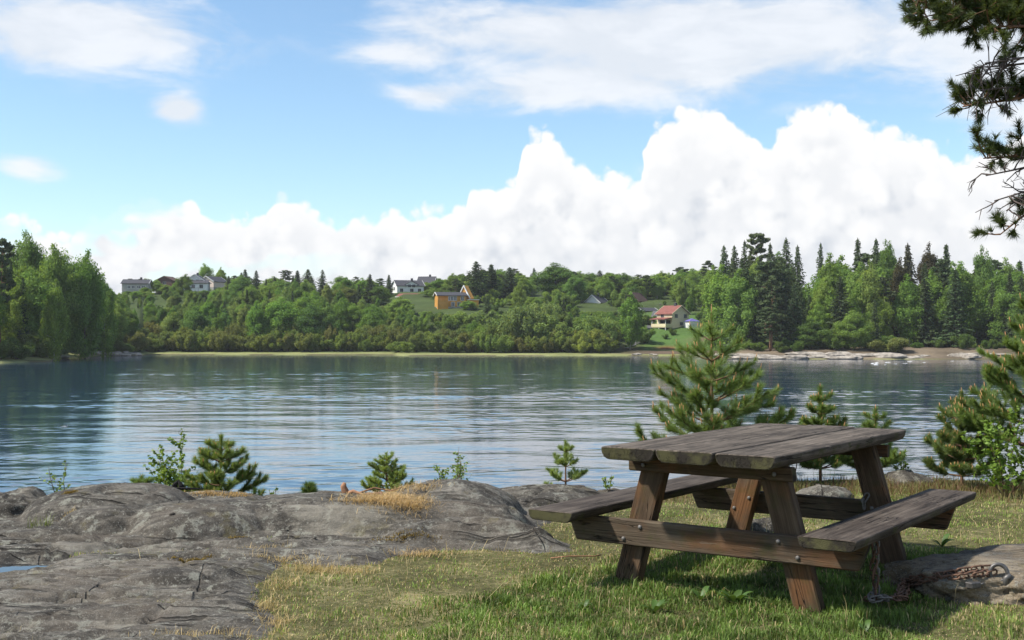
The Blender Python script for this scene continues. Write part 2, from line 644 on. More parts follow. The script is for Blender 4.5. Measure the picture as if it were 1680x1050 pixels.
def rock_z(x, y):
    x, y = np.asarray(x, float), np.asarray(y, float)
    wx = x + 0.10 * fbm(x * 0.9, y * 0.9, 2.0, 2)
    wy = y + 0.10 * fbm(x * 0.9, y * 0.9, 8.0, 2)
    sd_ = poly_sd(x + 0.10 * fbm(x * 3, y * 3, 4.0, 3), y + 0.10 * fbm(x * 3, y * 3, 6.0, 3), ROCK_POLY)
    z = soil_z(x, y) + np.clip(sd_ * 0.35, -0.35, 0.045)
    z = z + 0.05 * sstep(sd_, 0.1, 1.2) * fbm(x * 0.6, y * 0.8, 12.0, 2)
    ins = sstep(sd_, 0.0, 0.25)
    # rounded backs
    b = np.maximum(hump(wx, wy, -1.15, 8.15, 1.30, 0.66, 0.155, -0.04, 3.0, 1.45, 0.42), 0)
    b = np.maximum(b, hump(wx, wy, -1.98, 7.98, 0.58, 0.56, 0.150, 0.30, 2.2, 1.25, 0.5))
    b = np.maximum(b, hump(wx, wy, -2.90, 8.75, 0.62, 0.52, 0.225, 0.2, 2.2))
    b = np.maximum(b, hump(wx, wy, -2.35, 9.3, 0.60, 0.40, 0.12, 0.0, 2.2))
    b = np.maximum(b, hump(wx, wy, -2.70, 8.05, 0.30, 0.35, 0.11, 0.2, 2.2))
    b = np.maximum(b, hump(wx, wy, -0.46, 8.62, 0.55, 0.60, 0.255, -0.15, 2.1, 1.1))
    b = np.maximum(b, hump(wx, wy, -0.05, 8.05, 0.36, 0.34, 0.12, -0.5, 2.2))
    b = np.maximum(b, hump(wx, wy, -0.22, 7.62, 0.62, 0.27, 0.10, -0.06, 2.6))
    b = np.maximum(b, hump(wx, wy, -1.30, 9.6, 0.95, 0.40, 0.09, 0.0, 2.4))
    b = np.maximum(b, hump(wx, wy, -1.72, 6.30, 0.30, 0.16, 0.05, 0.5, 2.2))
    b = np.maximum(b, hump(wx, wy, 0.25, 10.15, 0.55, 0.5, 0.10, 0.3, 2.2))
    z = z + b * ins
    # layered, cracked surface: strata run from lower left to upper right
    a = 0.20
    u, v = wx * math.cos(a) + wy * math.sin(a), -wx * math.sin(a) + wy * math.cos(a)
    led = fbm(u * 0.42, v * 4.4, 21.0, 3, 0.55)
    step = np.floor(led * 3.6 + 0.30 * perlin(u * 3, v * 3, 2.2)) / 3.6
    flat = 1.0 - 0.75 * sstep(b, 0.06, 0.16)
    z = z + ins * flat * (0.050 * step)
    crack = np.abs(perlin(u * 0.42 + 0.1 * perlin(x * 4, y * 4, 1.0), v * 3.0 + 0.12 * perlin(x * 5, y * 5, 3.0), 31.0))
    z = z - ins * (0.30 + 0.70 * flat) * 0.045 * np.exp(-(crack / 0.034) ** 2)
    crack2 = np.abs(perlin(u * 1.9 + 5, v * 2.3 - 3, 35.0))
    z = z - ins * 0.022 * np.exp(-(crack2 / 0.022) ** 2)
    z = z + ins * (0.008 * fbm(x * 5, y * 8, 41.0, 4, 0.62) + 0.0055 * fbm(x * 26, y * 30, 43.0, 3, 0.65))
    # hollow for the puddle at the left edge
    z = z - 0.055 * np.exp(-(((x + 2.98) / 0.42) ** 2 + ((y - 6.66) / 0.17) ** 2))
    return z

# ---- rock material: grey gneiss with lichen, dark algae, pale scraped patches
def rock_material(name, warm=0.0, lichen=1.0, scars=()):
    m, nt, out = material(name)
    P = geopos(nt)
    st = mapping(nt, P, (0.8, 4.6, 3.4) if not warm else (1.0, 1.5, 1.5), (0, 0, -0.2))
    n1 = noise(nt, P, 1.5, 5.0, 0.6)
    n2 = noise(nt, st, 5.0, 7.0, 0.68)
    n3 = noise(nt, P, 26.0, 5.0, 0.72)
    n4 = noise(nt, P, 120.0, 3.0, 0.7)
    w_ = warm
    base = ramp(nt, n2 * 0.62 + n1 * 0.38, [(0.34, (0.045 + w_ * .03, 0.040 + w_ * .015, 0.034)), (0.46, (0.095 + w_ * .06, 0.085 + w_ * .03, 0.071)),
                                            (0.54, (0.155 + w_ * .08, 0.139 + w_ * .04, 0.116)), (0.66, (0.27 + w_ * .09, 0.245 + w_ * .05, 0.203))])
    # dark crust and pale scars in patches of their own
    dk = noise(nt, mapping(nt, P, (1, 1.6, 1), loc=(4, 2, 1)), 2.2, 8.0, 0.72)
    base = mixc(nt, dk.smooth(0.51, 0.58) * 0.80, base, (0.045, 0.040, 0.034))
    dk2 = noise(nt, mapping(nt, P, (1, 2.2, 1.5), (0, 0, -0.2), loc=(14, 2, 1)), 11.0, 6.0, 0.72)
    base = mixc(nt, dk2.smooth(0.52, 0.60) * 0.70, base, (0.050, 0.045, 0.038))
    lv = noise(nt, P, 8.0, 7.0, 0.78)
    base = mixc(nt, lv.smooth(0.545, 0.60) * (0.75 * lichen), base, (0.29, 0.285, 0.235))
    lv2 = noise(nt, mapping(nt, P, (1, 1, 1), loc=(2, 8, 3)), 30.0, 5.0, 0.75)
    base = mixc(nt, lv2.smooth(0.58, 0.64) * (0.6 * lichen), base, (0.34, 0.325, 0.28))
    pk = noise(nt, mapping(nt, P, (1, 1, 1), loc=(9, 5, 1)), 1.1, 5.0, 0.65)
    base = mixc(nt, pk.smooth(0.50, 0.64) * 0.45, base, (0.165, 0.135, 0.105))
    ol = noise(nt, mapping(nt, P, (1, 1, 1), loc=(1, 15, 1)), 3.1, 6.0, 0.7)
    base = mixc(nt, ol.smooth(0.58, 0.66) * 0.4, base, (0.15, 0.125, 0.05))
    speck = n4.smooth(0.58, 0.68)
    base = mixc(nt, speck * 0.5, base, (0.40, 0.375, 0.33))
    base = mixc(nt, n4.smooth(0.42, 0.34) * 0.5, base, (0.04, 0.036, 0.03))
    if scars:                                   # broad pale scoured flats
        for (cx, cy, sx_, sy_) in scars:
            px_, py_, pz_ = sepxyz(nt, P)
            e_ = ((px_ - cx) / sx_).pow(2.0) + ((py_ - cy) / sy_).pow(2.0)
            base = mixc(nt, (1.0 - e_ + (n2 - 0.5) * 2.2).smooth(0.0, 0.8) * 0.45, base, (0.31, 0.28, 0.225))
    base = mixc(nt, 1.0, base, (0.84, 0.85, 0.85) if not warm else (0.92, 0.98, 1.05), 'MULTIPLY')
    # open joints with dirt in them: long ones along the layering, a few across
    j1 = noise(nt, mapping(nt, P, (0.24, 3.2, 0.3), (0, 0, -0.2), (3, 1, 0)), 1.0, 3.0, 0.45, 0.06)
    j2 = noise(nt, mapping(nt, P, (1.3, 0.35, 0.3), (0, 0, 0.5), (7, 4, 0)), 1.0, 3.0, 0.45, 0.06)
    gate = noise(nt, mapping(nt, P, (1, 1, 1), loc=(2, 9, 0)), 1.3, 2.0)
    ck = ((j1 - 0.5).abs().smooth(0.008, 0.001) * gate.smooth(0.42, 0.54)).max((j2 - 0.5).abs().smooth(0.004, 0.0005) * gate.smooth(0.52, 0.60) * 0.7)
    base = mixc(nt, ck * 0.62, base, (0.020, 0.017, 0.013))
    h = n2 * 0.5 + n3 * 0.35 + n4 * 0.15 - ck * 0.7
    principled(nt, out, base, 0.92, 0.15, 0.0, bump(nt, h, 1.0, 0.030))
    return m

M_ROCK = rock_material('grey_rock', scars=[(*gpt(565, 880), 0.42, 0.16), (*gpt(190, 905), 0.5, 0.10), (*gpt(200, 1032), 0.14, 0.06)])
M_ROCKW = rock_material('warm_rock', 1.0, 0.5)

# ---- soil under the grass
m, nt, out = material('soil')
P = geopos(nt)
a1 = noise(nt, P, 1.6, 5.0, 0.6)
a2 = noise(nt, P, 22.0, 5.0, 0.7)
c = ramp(nt, a1 * 0.5 + a2 * 0.5, [(0.36, (0.040, 0.040, 0.016)), (0.5, (0.100, 0.094, 0.040)), (0.62, (0.24, 0.205, 0.105))])
principled(nt, out, c, 0.95, 0.1, 0.0, bump(nt, a2, 0.8, 0.02))
M_SOIL = m

xs = np.concatenate([np.arange(-60, -6, 2.0), np.arange(-6, 6.01, 0.07), np.arange(7, 61, 2.0)])
ys = np.concatenate([np.arange(-40, 3.5, 2.0), np.arange(3.5, 14.01, 0.07), np.arange(14.5, 24, 0.8)])
def ground_z(x, y):                              # earth ends under the bare rock
    return soil_z(x, y) - 0.30 * sstep(poly_sd(x, y, ROCK_POLY), 0.25, 0.6) * (x < 1.4) * (x > -6.4) * (y > 4.3) * (y < 12.2)
ground = link('ground', grid_mesh('ground', xs, ys, ground_z), M_SOIL)
tag(ground, 'grassy earth of the near river bank', kind='structure')

rx_ = np.arange(-6.6, 1.6, 0.024)
ry_ = np.arange(4.2, 12.4, 0.024)
bedrock = link('bedrock', grid_mesh('bedrock', rx_, ry_, rock_z), M_ROCK)
tag(bedrock, 'bare rounded grey rock shelf along the near bank', kind='structure')


def boulder(name, loc, size, seed, mat, label, cat='rock', group=None, rz=0.0, sub=5, rough=0.16, flat=0.0):
    """a rounded stone sunk a little in the ground: displaced sphere"""
    n = 2 ** sub
    th = np.linspace(0, PI, n + 1)
    ph = np.linspace(0, 2 * PI, 2 * n, endpoint=False)
    T, Ph = np.meshgrid(th, ph, indexing='ij')
    d = np.stack([np.sin(T) * np.cos(Ph), np.sin(T) * np.sin(Ph), np.cos(T)], -1)
    q = d + seed * 3.17
    r = 1 + rough * 1.6 * fbm(q[..., 0] * 1.1, q[..., 1] * 1.1, q[..., 2] * 1.1, 3) + rough * 0.5 * fbm(q[..., 0] * 4, q[..., 1] * 4, q[..., 2] * 4, 4, 0.6)
    r = r + rough * 0.5 * np.round(fbm(q[..., 0] * 1.7, q[..., 1] * 1.7, q[..., 2] * 2.5 + 5, 2) * 4) / 4
    v = d * r[..., None]
    if flat:
        v[..., 2] = np.where(v[..., 2] > 1 - flat, 1 - flat + (v[..., 2] - 1 + flat) * 0.3, v[..., 2])
    v = v * np.array(size)
    v = v.reshape(-1, 3)
    i = np.arange((n + 1) * 2 * n).reshape(n + 1, 2 * n)
    j = np.roll(i, -1, 1)
    f = np.stack([i[:-1], i[1:], j[1:], j[:-1]], -1).reshape(-1, 4)
    o = link(name, mesh_np(name, v, f, True), mat)
    o.location = loc
    o.rotation_euler = (0, 0, rz)
    tag(o, label, cat, group)
    return o

def on_soil(px, py):
    p = at_height(px, py, GZ)
    for _ in range(6):
        p = at_height(px, py, float(soil_z(p.x, p.y)))
    return p

p = at_depth(18, 850, 8.9)
boulder('rock', (p.x, p.y, 3.62), (0.34, 0.30, 0.24), 1, M_ROCK, 'dark lichen-covered boulder at the left edge above the water', rough=0.22)
p = on_soil(1668, 958)
boulder('rock', (p.x + 0.12, p.y - 0.02, 3.60), (0.92, 0.58, 0.285), 4, M_ROCKW, 'flat pale brown rock slab with the iron ring right of the table', rough=0.20, sub=7, rz=0.15, flat=0.25)
SLAB = bpy.data.objects['rock.001']
p = on_soil(1249, 872)
boulder('rock', (p.x, p.y, 3.66), (0.15, 0.12, 0.12), 6, M_ROCK, 'small grey stone seen beneath the table between its legs', rz=0.4)
p = on_soil(1352, 822)
boulder('rock', (p.x, p.y, 3.62), (0.26, 0.20, 0.15), 8, M_ROCK, 'low grey stone in the heather behind the table top', rz=0.2)
p = on_soil(1485, 795)
boulder('rock', (p.x, p.y, 3.56), (0.30, 0.25, 0.17), 9, M_ROCK, 'pale lichened stone in the heather right of the table', rz=0.1)
p = on_soil(880, 856)
boulder('rock', (p.x - .02, p.y, 3.60), (0.10, 0.12, 0.12), 11, M_ROCK, 'small dark stone beside the near end of the left bench')

# ================================================================ RIVER
m, nt, out = material('river_water')
P = geopos(nt)
w2 = noise(nt, mapping(nt, P, (0.6, 1.0, 1.0), (0, 0, -0.15)), 4.0, 3.0, 0.5, 0.3)
wb = principled(nt, out, (0.018, 0.046, 0.082), 0.05, 0.5, 0.0, bump(nt, w2, 1.0, 0.0060))
wb.inputs['IOR'].default_value = 1.36
wb.inputs['Roughness'].default_value = 0.05
M_WATER = m

def wave_z(x, y):
    """real ripples: short crests across the current, rougher and calmer patches, lee under the far woods"""
    cur = fbm(x * 0.012, y * 0.035, 51.0, 3, 0.55)
    cur2 = fbm(x * 0.05 + 0.4 * cur, y * 0.17, 53.0, 3, 0.55)
    ruff = (0.25 + 0.95 * sstep(cur, -0.30, 0.30)) * (0.40 + 0.9 * sstep(cur2, -0.25, 0.35)) * (1 - 0.55 * sstep(y, 170, 265))
    near = 1 - sstep(y, 100, 200)                  # waves too short for a distant mesh fade out
    z = 0.050 * fbm(x * 0.11, y * 0.24, 55.0, 2) * (1 - 0.5 * sstep(y, 150, 255))
    z = z + ruff * (0.043 * fbm(x * 0.50 + 0.12 * y, y * 0.86, 57.0, 2) + near * 0.030 * fbm(x * 1.15 - 0.25 * y, y * 2.0, 59.0, 2))
    return z

wd = [9.0]
while wd[-1] < 335:
    wd.append(wd[-1] + 0.11 + 0.0024 * max(0, wd[-1] - 20))
wd = np.array(wd)
wa = np.linspace(-0.56, 0.56, 430)
WA, WD = np.meshgrid(wa, wd)
WX = WA * WD
WZ = wave_z(WX, WD)
ny, nx = WX.shape
ii = np.arange(ny * nx).reshape(ny, nx)
fw = np.stack([ii[:-1, :-1], ii[:-1, 1:], ii[1:, 1:], ii[1:, :-1]], -1).reshape(-1, 4)
vw = np.stack([WX, WD, WZ], -1).reshape(-1, 3)
o_ = len(vw)
vw = np.concatenate([vw, np.array([(-1500, 9, -0.12), (1500, 9, -0.12), (1500, 1400, -0.12), (-1500, 1400, -0.12)])])
fw = np.concatenate([fw, np.array([[o_, o_ + 1, o_ + 2, o_ + 3]])])
river = tag(link('river', mesh_np('river', vw, fw, True), M_WATER), 'wide blue river with gentle current', kind='structure')

# ================================================================ FAR BANK
_sx = [-700, -200, 0, 85, 112, 150, 228, 244, 420, 640, 660, 880, 1100, 1185, 1215, 1600, 1900, 2400]
_sd = [150, 200, 219, 232, 286, 296, 300, 317, 317, 317, 305, 302, 300, 296, 258, 256, 250, 230]
def shore_d(px):
    return np.interp(px, _sx, _sd)
_hill = ([-3, 0, 8, 20, 45, 75, 140, 200, 400, 2500], [-1.2, 0.12, 0.5, 1.3, 7.0, 13.4, 21.5, 23.5, 25.0, 40.0])
_right = ([-3, 0, 6, 14, 40, 90, 200, 400, 2500], [-1.2, 0.15, 0.8, 2.0, 3.0, 5.0, 11.0, 18.0, 40.0])
_left = ([-3, 0, 8, 25, 70, 140, 250, 2500], [-1.2, 0.2, 0.9, 2.2, 6.0, 16.0, 23.0, 40.0])
def far_z(x, y):
    """height of the land across the river"""
    x, y = np.asarray(x, float), np.asarray(y, float)
    px = 840 + FPX * x / np.maximum(y, 1.0)
    s = y - shore_d(px)
    z = np.interp(s, *_hill)
    wr = sstep(px, 1120, 1420)
    wl = sstep(px, 240, 120)
    z = z * (1 - wr) + np.interp(s, *_right) * wr
    z = z * (1 - wl) + np.interp(s, *_left) * wl
    # slope next to the yellow house falls to the road
    z = z + (s > 2) * (0.5 * fbm(x * 0.03, y * 0.03, 7.0, 3) + 0.15 * fbm(x * 0.2, y * 0.2, 9.0, 2)) * sstep(s, 2, 20)
    z = z + 0.07 * fbm(x * 0.15, y * 0.3, 11.0, 2) * (s > -3)
    return z

def far_col(X, Y, Z):
    px = 840 + FPX * X / np.maximum(Y, 1.0)
    s = Y - shore_d(px)
    nz = fbm(X * 0.08, Y * 0.08, 2.0, 4)[..., None]
    grass = np.array([0.055, 0.078, 0.024]) * (1 + 0.5 * nz)
    sand = np.array([0.225, 0.235, 0.095]) * (1 + 0.45 * nz)
    brown = np.array([0.115, 0.082, 0.058]) * (1 + 0.7 * nz)
    lawn = np.array([0.075, 0.135, 0.032]) * (1 + 0.3 * nz)
    c = grass
    w = (sstep(s, 10.5, 7.0))[..., None]
    c = c * (1 - w) + sand * w
    w = (sstep(s, 2.2, 0.6) * (fbm(X * 0.1, Y * 0.1, 4.0, 2) > 0.02))[..., None]
    c = c * (1 - w * 0.7) + brown * 0.7 * w * 0.7
    wr = (sstep(px, 960, 1080) * sstep(s, 30, 18) * sstep(s, 3.5, 6))[..., None]      # brown heath below the yellow house
    c = c * (1 - wr) + brown * wr
    wr = (sstep(px, 1170, 1215) * sstep(s, 26, 16) * sstep(s, -1, 1))[..., None]      # pale gravel and rock on the right
    c = c * (1 - wr) + (np.array([0.150, 0.118, 0.082]) * (1 + 0.9 * nz)) * wr
    wl = (sstep(np.abs(px - 1130), 95, 60) * sstep(s, 14, 20) * sstep(s, 75, 60))[..., None]
    c = c * (1 - wl) + lawn * wl
    for (ex, ey, er, ec) in ((1160, 330, 4.5, (0.16, 0.10, 0.07)), (1094, 322, 3.0, (0.24, 0.085, 0.04))):
        x0 = (ex - 840) / FPX * ey
        w = np.exp(-(((X - x0) / er) ** 2 + ((Y - ey) / (er * 0.7)) ** 2))[..., None]
        c = c * (1 - w) + np.array(ec) * w
    return np.clip(c, 0.005, 1)

m, nt, out = material('far_land')
P = geopos(nt)
nf = noise(nt, P, 0.9, 5.0, 0.7)
cc = mixc(nt, 1.0, attr(nt, 'col', 'Color'), combxyz(nt, nf * 0.9 + 0.55, nf * 0.9 + 0.55, nf * 0.9 + 0.55), 'MULTIPLY')
principled(nt, out, cc, 0.95, 0.1, 0.0, bump(nt, nf, 0.6, 0.3))
M_FAR = m
pxs = np.concatenate([np.linspace(-900, -120, 25), np.arange(-100, 1785, 6.0), np.linspace(1800, 2600, 25)])
ss = np.concatenate([np.arange(-3, 16, 0.6), np.arange(16, 90, 2.0), np.arange(90, 240, 8.0), np.array([260, 320, 420, 600, 900, 1500, 2500])])
PXg, Sg = np.meshgrid(pxs, ss)
Yg = shore_d(PXg) + Sg
Xg = (PXg - 840) / FPX * Yg
Zg = far_z(Xg, Yg)
ny, nx = Xg.shape
ii = np.arange(ny * nx).reshape(ny, nx)
ff = np.stack([ii[:-1, :-1], ii[:-1, 1:], ii[1:, 1:], ii[1:, :-1]], -1).reshape(-1, 4)
far_bank = link('far_bank', mesh_np('far_bank', np.stack([Xg, Yg, Zg], -1).reshape(-1, 3), ff, True, col=far_col(Xg, Yg, Zg).reshape(-1, 3)), M_FAR)
tag(far_bank, 'green hillside across the river with pale grassy shore', kind='structure')

def far_point(px, d):
    x = (px - 840) / FPX * d
    return Vector((x, d, float(far_z(x, d))))

# ---- pale rock slabs along the far shore
M_SHORE = plain('pale_shore_rock', (0.28, 0.25, 0.21), 0.9, 0.15, var=0.45, scale=0.8, bumpd=0.2)
def shore_slab(px, s, sx, sy, sz, seed, label, group):
    d = float(shore_d(px)) + s
    q = far_point(px, d)
    o = boulder('shore_rock', (q.x, q.y, max(q.z, 0.05) + sz * 0.10), (sx, sy, sz), seed, M_SHORE, label, 'rock', group, rz=random.uniform(-.3, .3), sub=4, rough=0.30)
rr = random.Random(11)
for i in range(34):
    px = rr.uniform(1195, 1655)
    shore_slab(px, rr.uniform(0.2, 7), rr.uniform(1.4, 4.6), rr.uniform(0.8, 1.8), rr.uniform(0.30, 0.75), i + 20,
               'pale flat rock on the far shore below the tall wood on the right', 'pale rocks on the right far shore')
for i in range(14):
    px = rr.uniform(100, 236)
    shore_slab(px, rr.uniform(0.1, 4), rr.uniform(0.8, 2.4), rr.uniform(0.6, 1.3), rr.uniform(0.3, 0.8), i + 70,
               'brown rock on the wooded point at the left far shore', 'brown rocks on the left point')
for i in range(7):
    px = rr.uniform(1040, 1190)
    shore_slab(px, rr.uniform(0.5, 4), rr.uniform(0.6, 1.6), rr.uniform(0.5, 1.0), rr.uniform(0.2, 0.4), i + 90,
               'small grey rock on the far shore below the yellow house', 'small rocks below the yellow house')

# ---- white water over hidden stones
m, nt, out = material('foam')
P = objcoord(nt)
fo = noise(nt, P, 3.0, 5.0, 0.7)
b = N(nt, 'ShaderNodeBsdfPrincipled')
b.inputs['Base Color'].default_value = (0.78, 0.80, 0.80, 1)
b.inputs['Roughness'].default_value = 0.7
nt.links.new(b.outputs[0], out.inputs[0])
M_FOAM = m
fv, ffc = [], []
def foam(px, py, wpx, n):
    for k in range(n):
        q = at_height(px + rr.gauss(0, wpx), py + rr.gauss(0, 1.2), 0.0)
        a, l, h = rr.uniform(-0.25, 0.25), rr.uniform(0.15, 0.7) * q.y / 240, rr.uniform(0.03, 0.09) * q.y / 240
        o = len(fv)
        dx, dy = math.cos(a) * l, math.sin(a) * l
        fv.extend([(q.x - dx, q.y - dy, 0.0), (q.x - dx * .3, q.y - dy * .3 - h * 2, 0.02), (q.x + dx, q.y + dy, 0.0), (q.x + dx * .3, q.y + dy * .3 + h, h), (q.x - dx * .4, q.y - dy * .4 + h, h * .8)])
        ffc.extend([(o, o + 1, o + 3, o + 4), (o + 1, o + 2, o + 3)])
foam(1435, 596.5, 3, 8); foam(1458, 596.8, 6, 3); foam(1500, 595, 40, 5)
foam(106, 700, 5, 7)
fm = link('water_foam', mesh_np('water_foam', np.array(fv), ffc, True), M_FOAM)
tag(fm, 'white flecks of foam on the current', 'foam', kind='stuff')

# ================================================================ HOUSES ACROSS THE RIVER
M_WHITE = plain('white_paint', (0.72, 0.72, 0.69), 0.6, var=0.06, scale=0.8)
M_CREAM = plain('cream_paint', (0.66, 0.58, 0.37), 0.6, var=0.06, scale=0.8)
M_ORANGE = plain('orange_stain', (0.52, 0.255, 0.050), 0.65, var=0.10, scale=0.8)
M_GREYW = plain('grey_wall', (0.34, 0.33, 0.30), 0.8, var=0.10, scale=0.8)
M_PINK = plain('pale_pink_paint', (0.66, 0.54, 0.46), 0.7, var=0.06, scale=0.8)
M_BROWNW = plain('brown_stain', (0.105, 0.06, 0.045), 0.8, var=0.15, scale=0.8)
M_DARKR = plain('dark_roof_tile', (0.055, 0.055, 0.062), 0.75, var=0.15, scale=1.5)
M_REDR = plain('red_roof_tile', (0.21, 0.078, 0.060), 0.8, var=0.15, scale=1.5)
M_BROWNR = plain('brown_roof', (0.10, 0.062, 0.05), 0.8, var=0.15, scale=1.5)
M_CONC = plain('concrete', (0.33, 0.32, 0.30), 0.85, var=0.12, scale=1.0)
M_BLUE = plain('violet_canvas', (0.13, 0.115, 0.33), 0.8, var=0.08, scale=1.0)
M_GLASS = plain('window_glass', (0.035, 0.042, 0.055), 0.08, 0.6, var=0.2, scale=0.6)
M_DARK = plain('dark_opening', (0.022, 0.02, 0.02), 0.9, var=0.2, scale=1.0)
M_POLE = plain('grey_pole_wood', (0.20, 0.18, 0.16), 0.9, var=0.2, scale=2.0)
M_ASPH = plain('asphalt', (0.11, 0.11, 0.108), 0.9, var=0.15, scale=1.0)
HOUSE_BOX = []                                   # (px0, px1, row of base, distance): keep trees from hiding them

def mpp(d):
    return d / FPX                               # metres per photo pixel

def window(parent, M, x, z, w, h, side=-1, mat=M_WHITE):
    """window on the front (y = side face) of a body; M places it"""
    fr = MB()
    t = 0.09
    for (a, b_, c, e) in ((x - w / 2 - t, x + w / 2 + t, z - t, z), (x - w / 2 - t, x + w / 2 + t, z + h, z + h + t),
                          (x - w / 2 - t, x - w / 2, z, z + h), (x + w / 2, x + w / 2 + t, z, z + h), (x - 0.04, x + 0.04, z, z + h)):
        fr.box(a, b_, -0.08, 0.02, c, e, M)
    o = fr.build('window', mat, parent)
    MB().box(x - w / 2, x + w / 2, -0.03, 0.01, z, z + h, M).build('pane', M_GLASS, o)
    return o

def house(name, label, px, pyb, d, yaw, L, W, hw, hr, wall, roof, wins=(), chimney=True, base=0.6, over=0.45, cat='house', trim=M_WHITE, box=None):
    """gabled house: ridge along local x (length L), depth W; front is local -y; base sits at the photo row pyb"""
    p = at_depth(px, pyb, d)
    r = empty(name, p, yaw)
    tag(r, label, cat)
    body = MB()
    body.prism([(-W / 2, 0), (W / 2, 0), (W / 2, hw), (0, hw + hr), (-W / 2, hw)], -L / 2, L / 2, Matrix.Rotation(-PI / 2, 4, 'Z'))
    # prism polygon is in (x,z) extruded along y; turned so that the extrusion runs along x
    body.build('wall', wall, r)
    zt = float(far_z(p.x, p.y))
    MB().box(-L / 2 + .05, L / 2 - .05, -W / 2 + .05, W / 2 - .05, min(-base, zt - p.z - 2.5), -0.002).build('foundation', M_CONC, r)
    rf = MB()
    sl = hr / (W / 2)
    e = W / 2 + over
    th = 0.16
    for s in (-1, 1):
        rf.add([(-L / 2 - over, s * e, hw - over * sl), (L / 2 + over, s * e, hw - over * sl), (L / 2 + over, 0, hw + hr), (-L / 2 - over, 0, hw + hr),
                (-L / 2 - over, s * e, hw - over * sl + th), (L / 2 + over, s * e, hw - over * sl + th), (L / 2 + over, 0, hw + hr + th), (-L / 2 - over, 0, hw + hr + th)],
               [(0, 1, 2, 3), (4, 7, 6, 5), (0, 4, 5, 1), (1, 5, 6, 2), (0, 3, 7, 4)])
    ro = rf.build('roof', roof, r)
    for gx in (-1, 1):
        for s in (-1, 1):
            x0, x1 = sorted((gx * (L / 2 + over + 0.003), gx * (L / 2 + over + 0.09)))
            vb = MB()                            # barge board along the gable
            vb.add([(x, s * yy, zz) for x in (x0, x1) for yy, zz in ((e, hw - over * sl - .05), (0, hw + hr - .05), (0, hw + hr + th + .04), (e, hw - over * sl + th + .04))],
                   [(0, 1, 2, 3), (4, 7, 6, 5), (0, 4, 5, 1), (1, 5, 6, 2), (2, 6, 7, 3), (3, 7, 4, 0)])
            vb.build('barge_board', trim, ro)
    if chimney:
        MB().box(L * 0.12, L * 0.12 + .7, -.35, .35, hw + hr * .6, hw + hr + 0.9).build('chimney', M_DARKR, ro)
    Mf = Matrix.Translation((0, -W / 2, 0))
    Mr = Matrix.Translation((L / 2, 0, 0)) @ Matrix.Rotation(PI / 2, 4, 'Z')
    Ml = Matrix.Translation((-L / 2, 0, 0)) @ Matrix.Rotation(-PI / 2, 4, 'Z')
    for (side, x, z, w, h) in wins:
        window(r, {'f': Mf, 'r': Mr, 'l': Ml}[side], x, z, w, h, mat=trim if trim is not wall else M_GREYW)
    if box:
        HOUSE_BOX.append((*box, d))
    return r

# yellow two-storey house (gable turned to the right of the camera, balcony on the left)
h = house('house', 'cream yellow two-storey house with red tiled roof above the green bank', 1104, 538.5, 350, R(-50), 6.0, 7.2, 4.3, 2.2, M_CREAM, M_REDR,
          [('r', -1.9, 3.0, 1.1, 1.0), ('r', 2.0, 3.0, 1.1, 1.0), ('r', 0.3, 0.9, 1.1, 0.8), ('f', -0.8, 3.0, 1.0, 1.0)], box=(1074, 1150, 541), trim=M_CREAM)
# local frame: front (-y) looks to the left-front
b_ = MB(); b_.box(-2.5, 3.0, -6.4, -3.62, 0.15, 0.35); b_.box(-2.5, 3.0, -6.48, -6.4, 0.352, 1.25); b_.box(-2.58, -2.502, -6.48, -3.62, 0.352, 1.25); b_.box(3.002, 3.08, -6.48, -3.62, 0.352, 1.25)
b_.build('balcony', M_CREAM, h)
for x in (-2.4, 0.3, 2.9):
    MB().box(x - .07, x + .07, -6.37, -6.23, -1.3, 2.5).build('balcony_post', M_WHITE, h)
MB().add([(-2.9, -6.9, 2.45), (3.2, -6.9, 2.45), (3.2, -3.63, 3.0), (-2.9, -3.63, 3.0), (-2.9, -6.9, 2.6), (3.2, -6.9, 2.6), (3.2, -3.63, 3.15), (-2.9, -3.63, 3.15)],
         [(0, 1, 2, 3), (4, 7, 6, 5), (0, 4, 5, 1), (1, 5, 6, 2), (0, 3, 7, 4), (2, 6, 7, 3)]).build('balcony_roof', M_REDR, h)
MB().box(-1.6, 2.4, -3.66, -3.61, .36, 2.3).build('door', M_DARK, h)

# white garden pavilion with violet canvas roof beside it
p = at_depth(1135, 537.5, 346)
r = empty('garden_pavilion', p, R(25))
tag(r, 'white garden pavilion with violet roof right of the yellow house', 'pavilion')
k = mpp(346)
MB().box(-1.6, 1.6, -1.4, 1.4, -1.5, 1.5).build('wall', M_WHITE, r)
MB().box(-2.2, 0.6, -2.1, -1.45, -0.4, 1.05).build('screen_fence', M_WHITE, r)
MB().add([(-1.9, -1.7, 1.8), (1.9, -1.7, 1.8), (1.9, 1.7, 1.8), (-1.9, 1.7, 1.8), (0, 0, 2.7)], [(0, 1, 4), (1, 2, 4), (2, 3, 4), (3, 0, 4), (3, 2, 1, 0)]).build('roof', M_BLUE, r)
for sx in (-1, 1):
    for sy in (-1, 1):
        MB().box(sx * 1.5 - .06, sx * 1.5 + .06, sy * 1.3 - .06, sy * 1.3 + .06, 1.502, 1.82).build('post', M_WHITE, r)

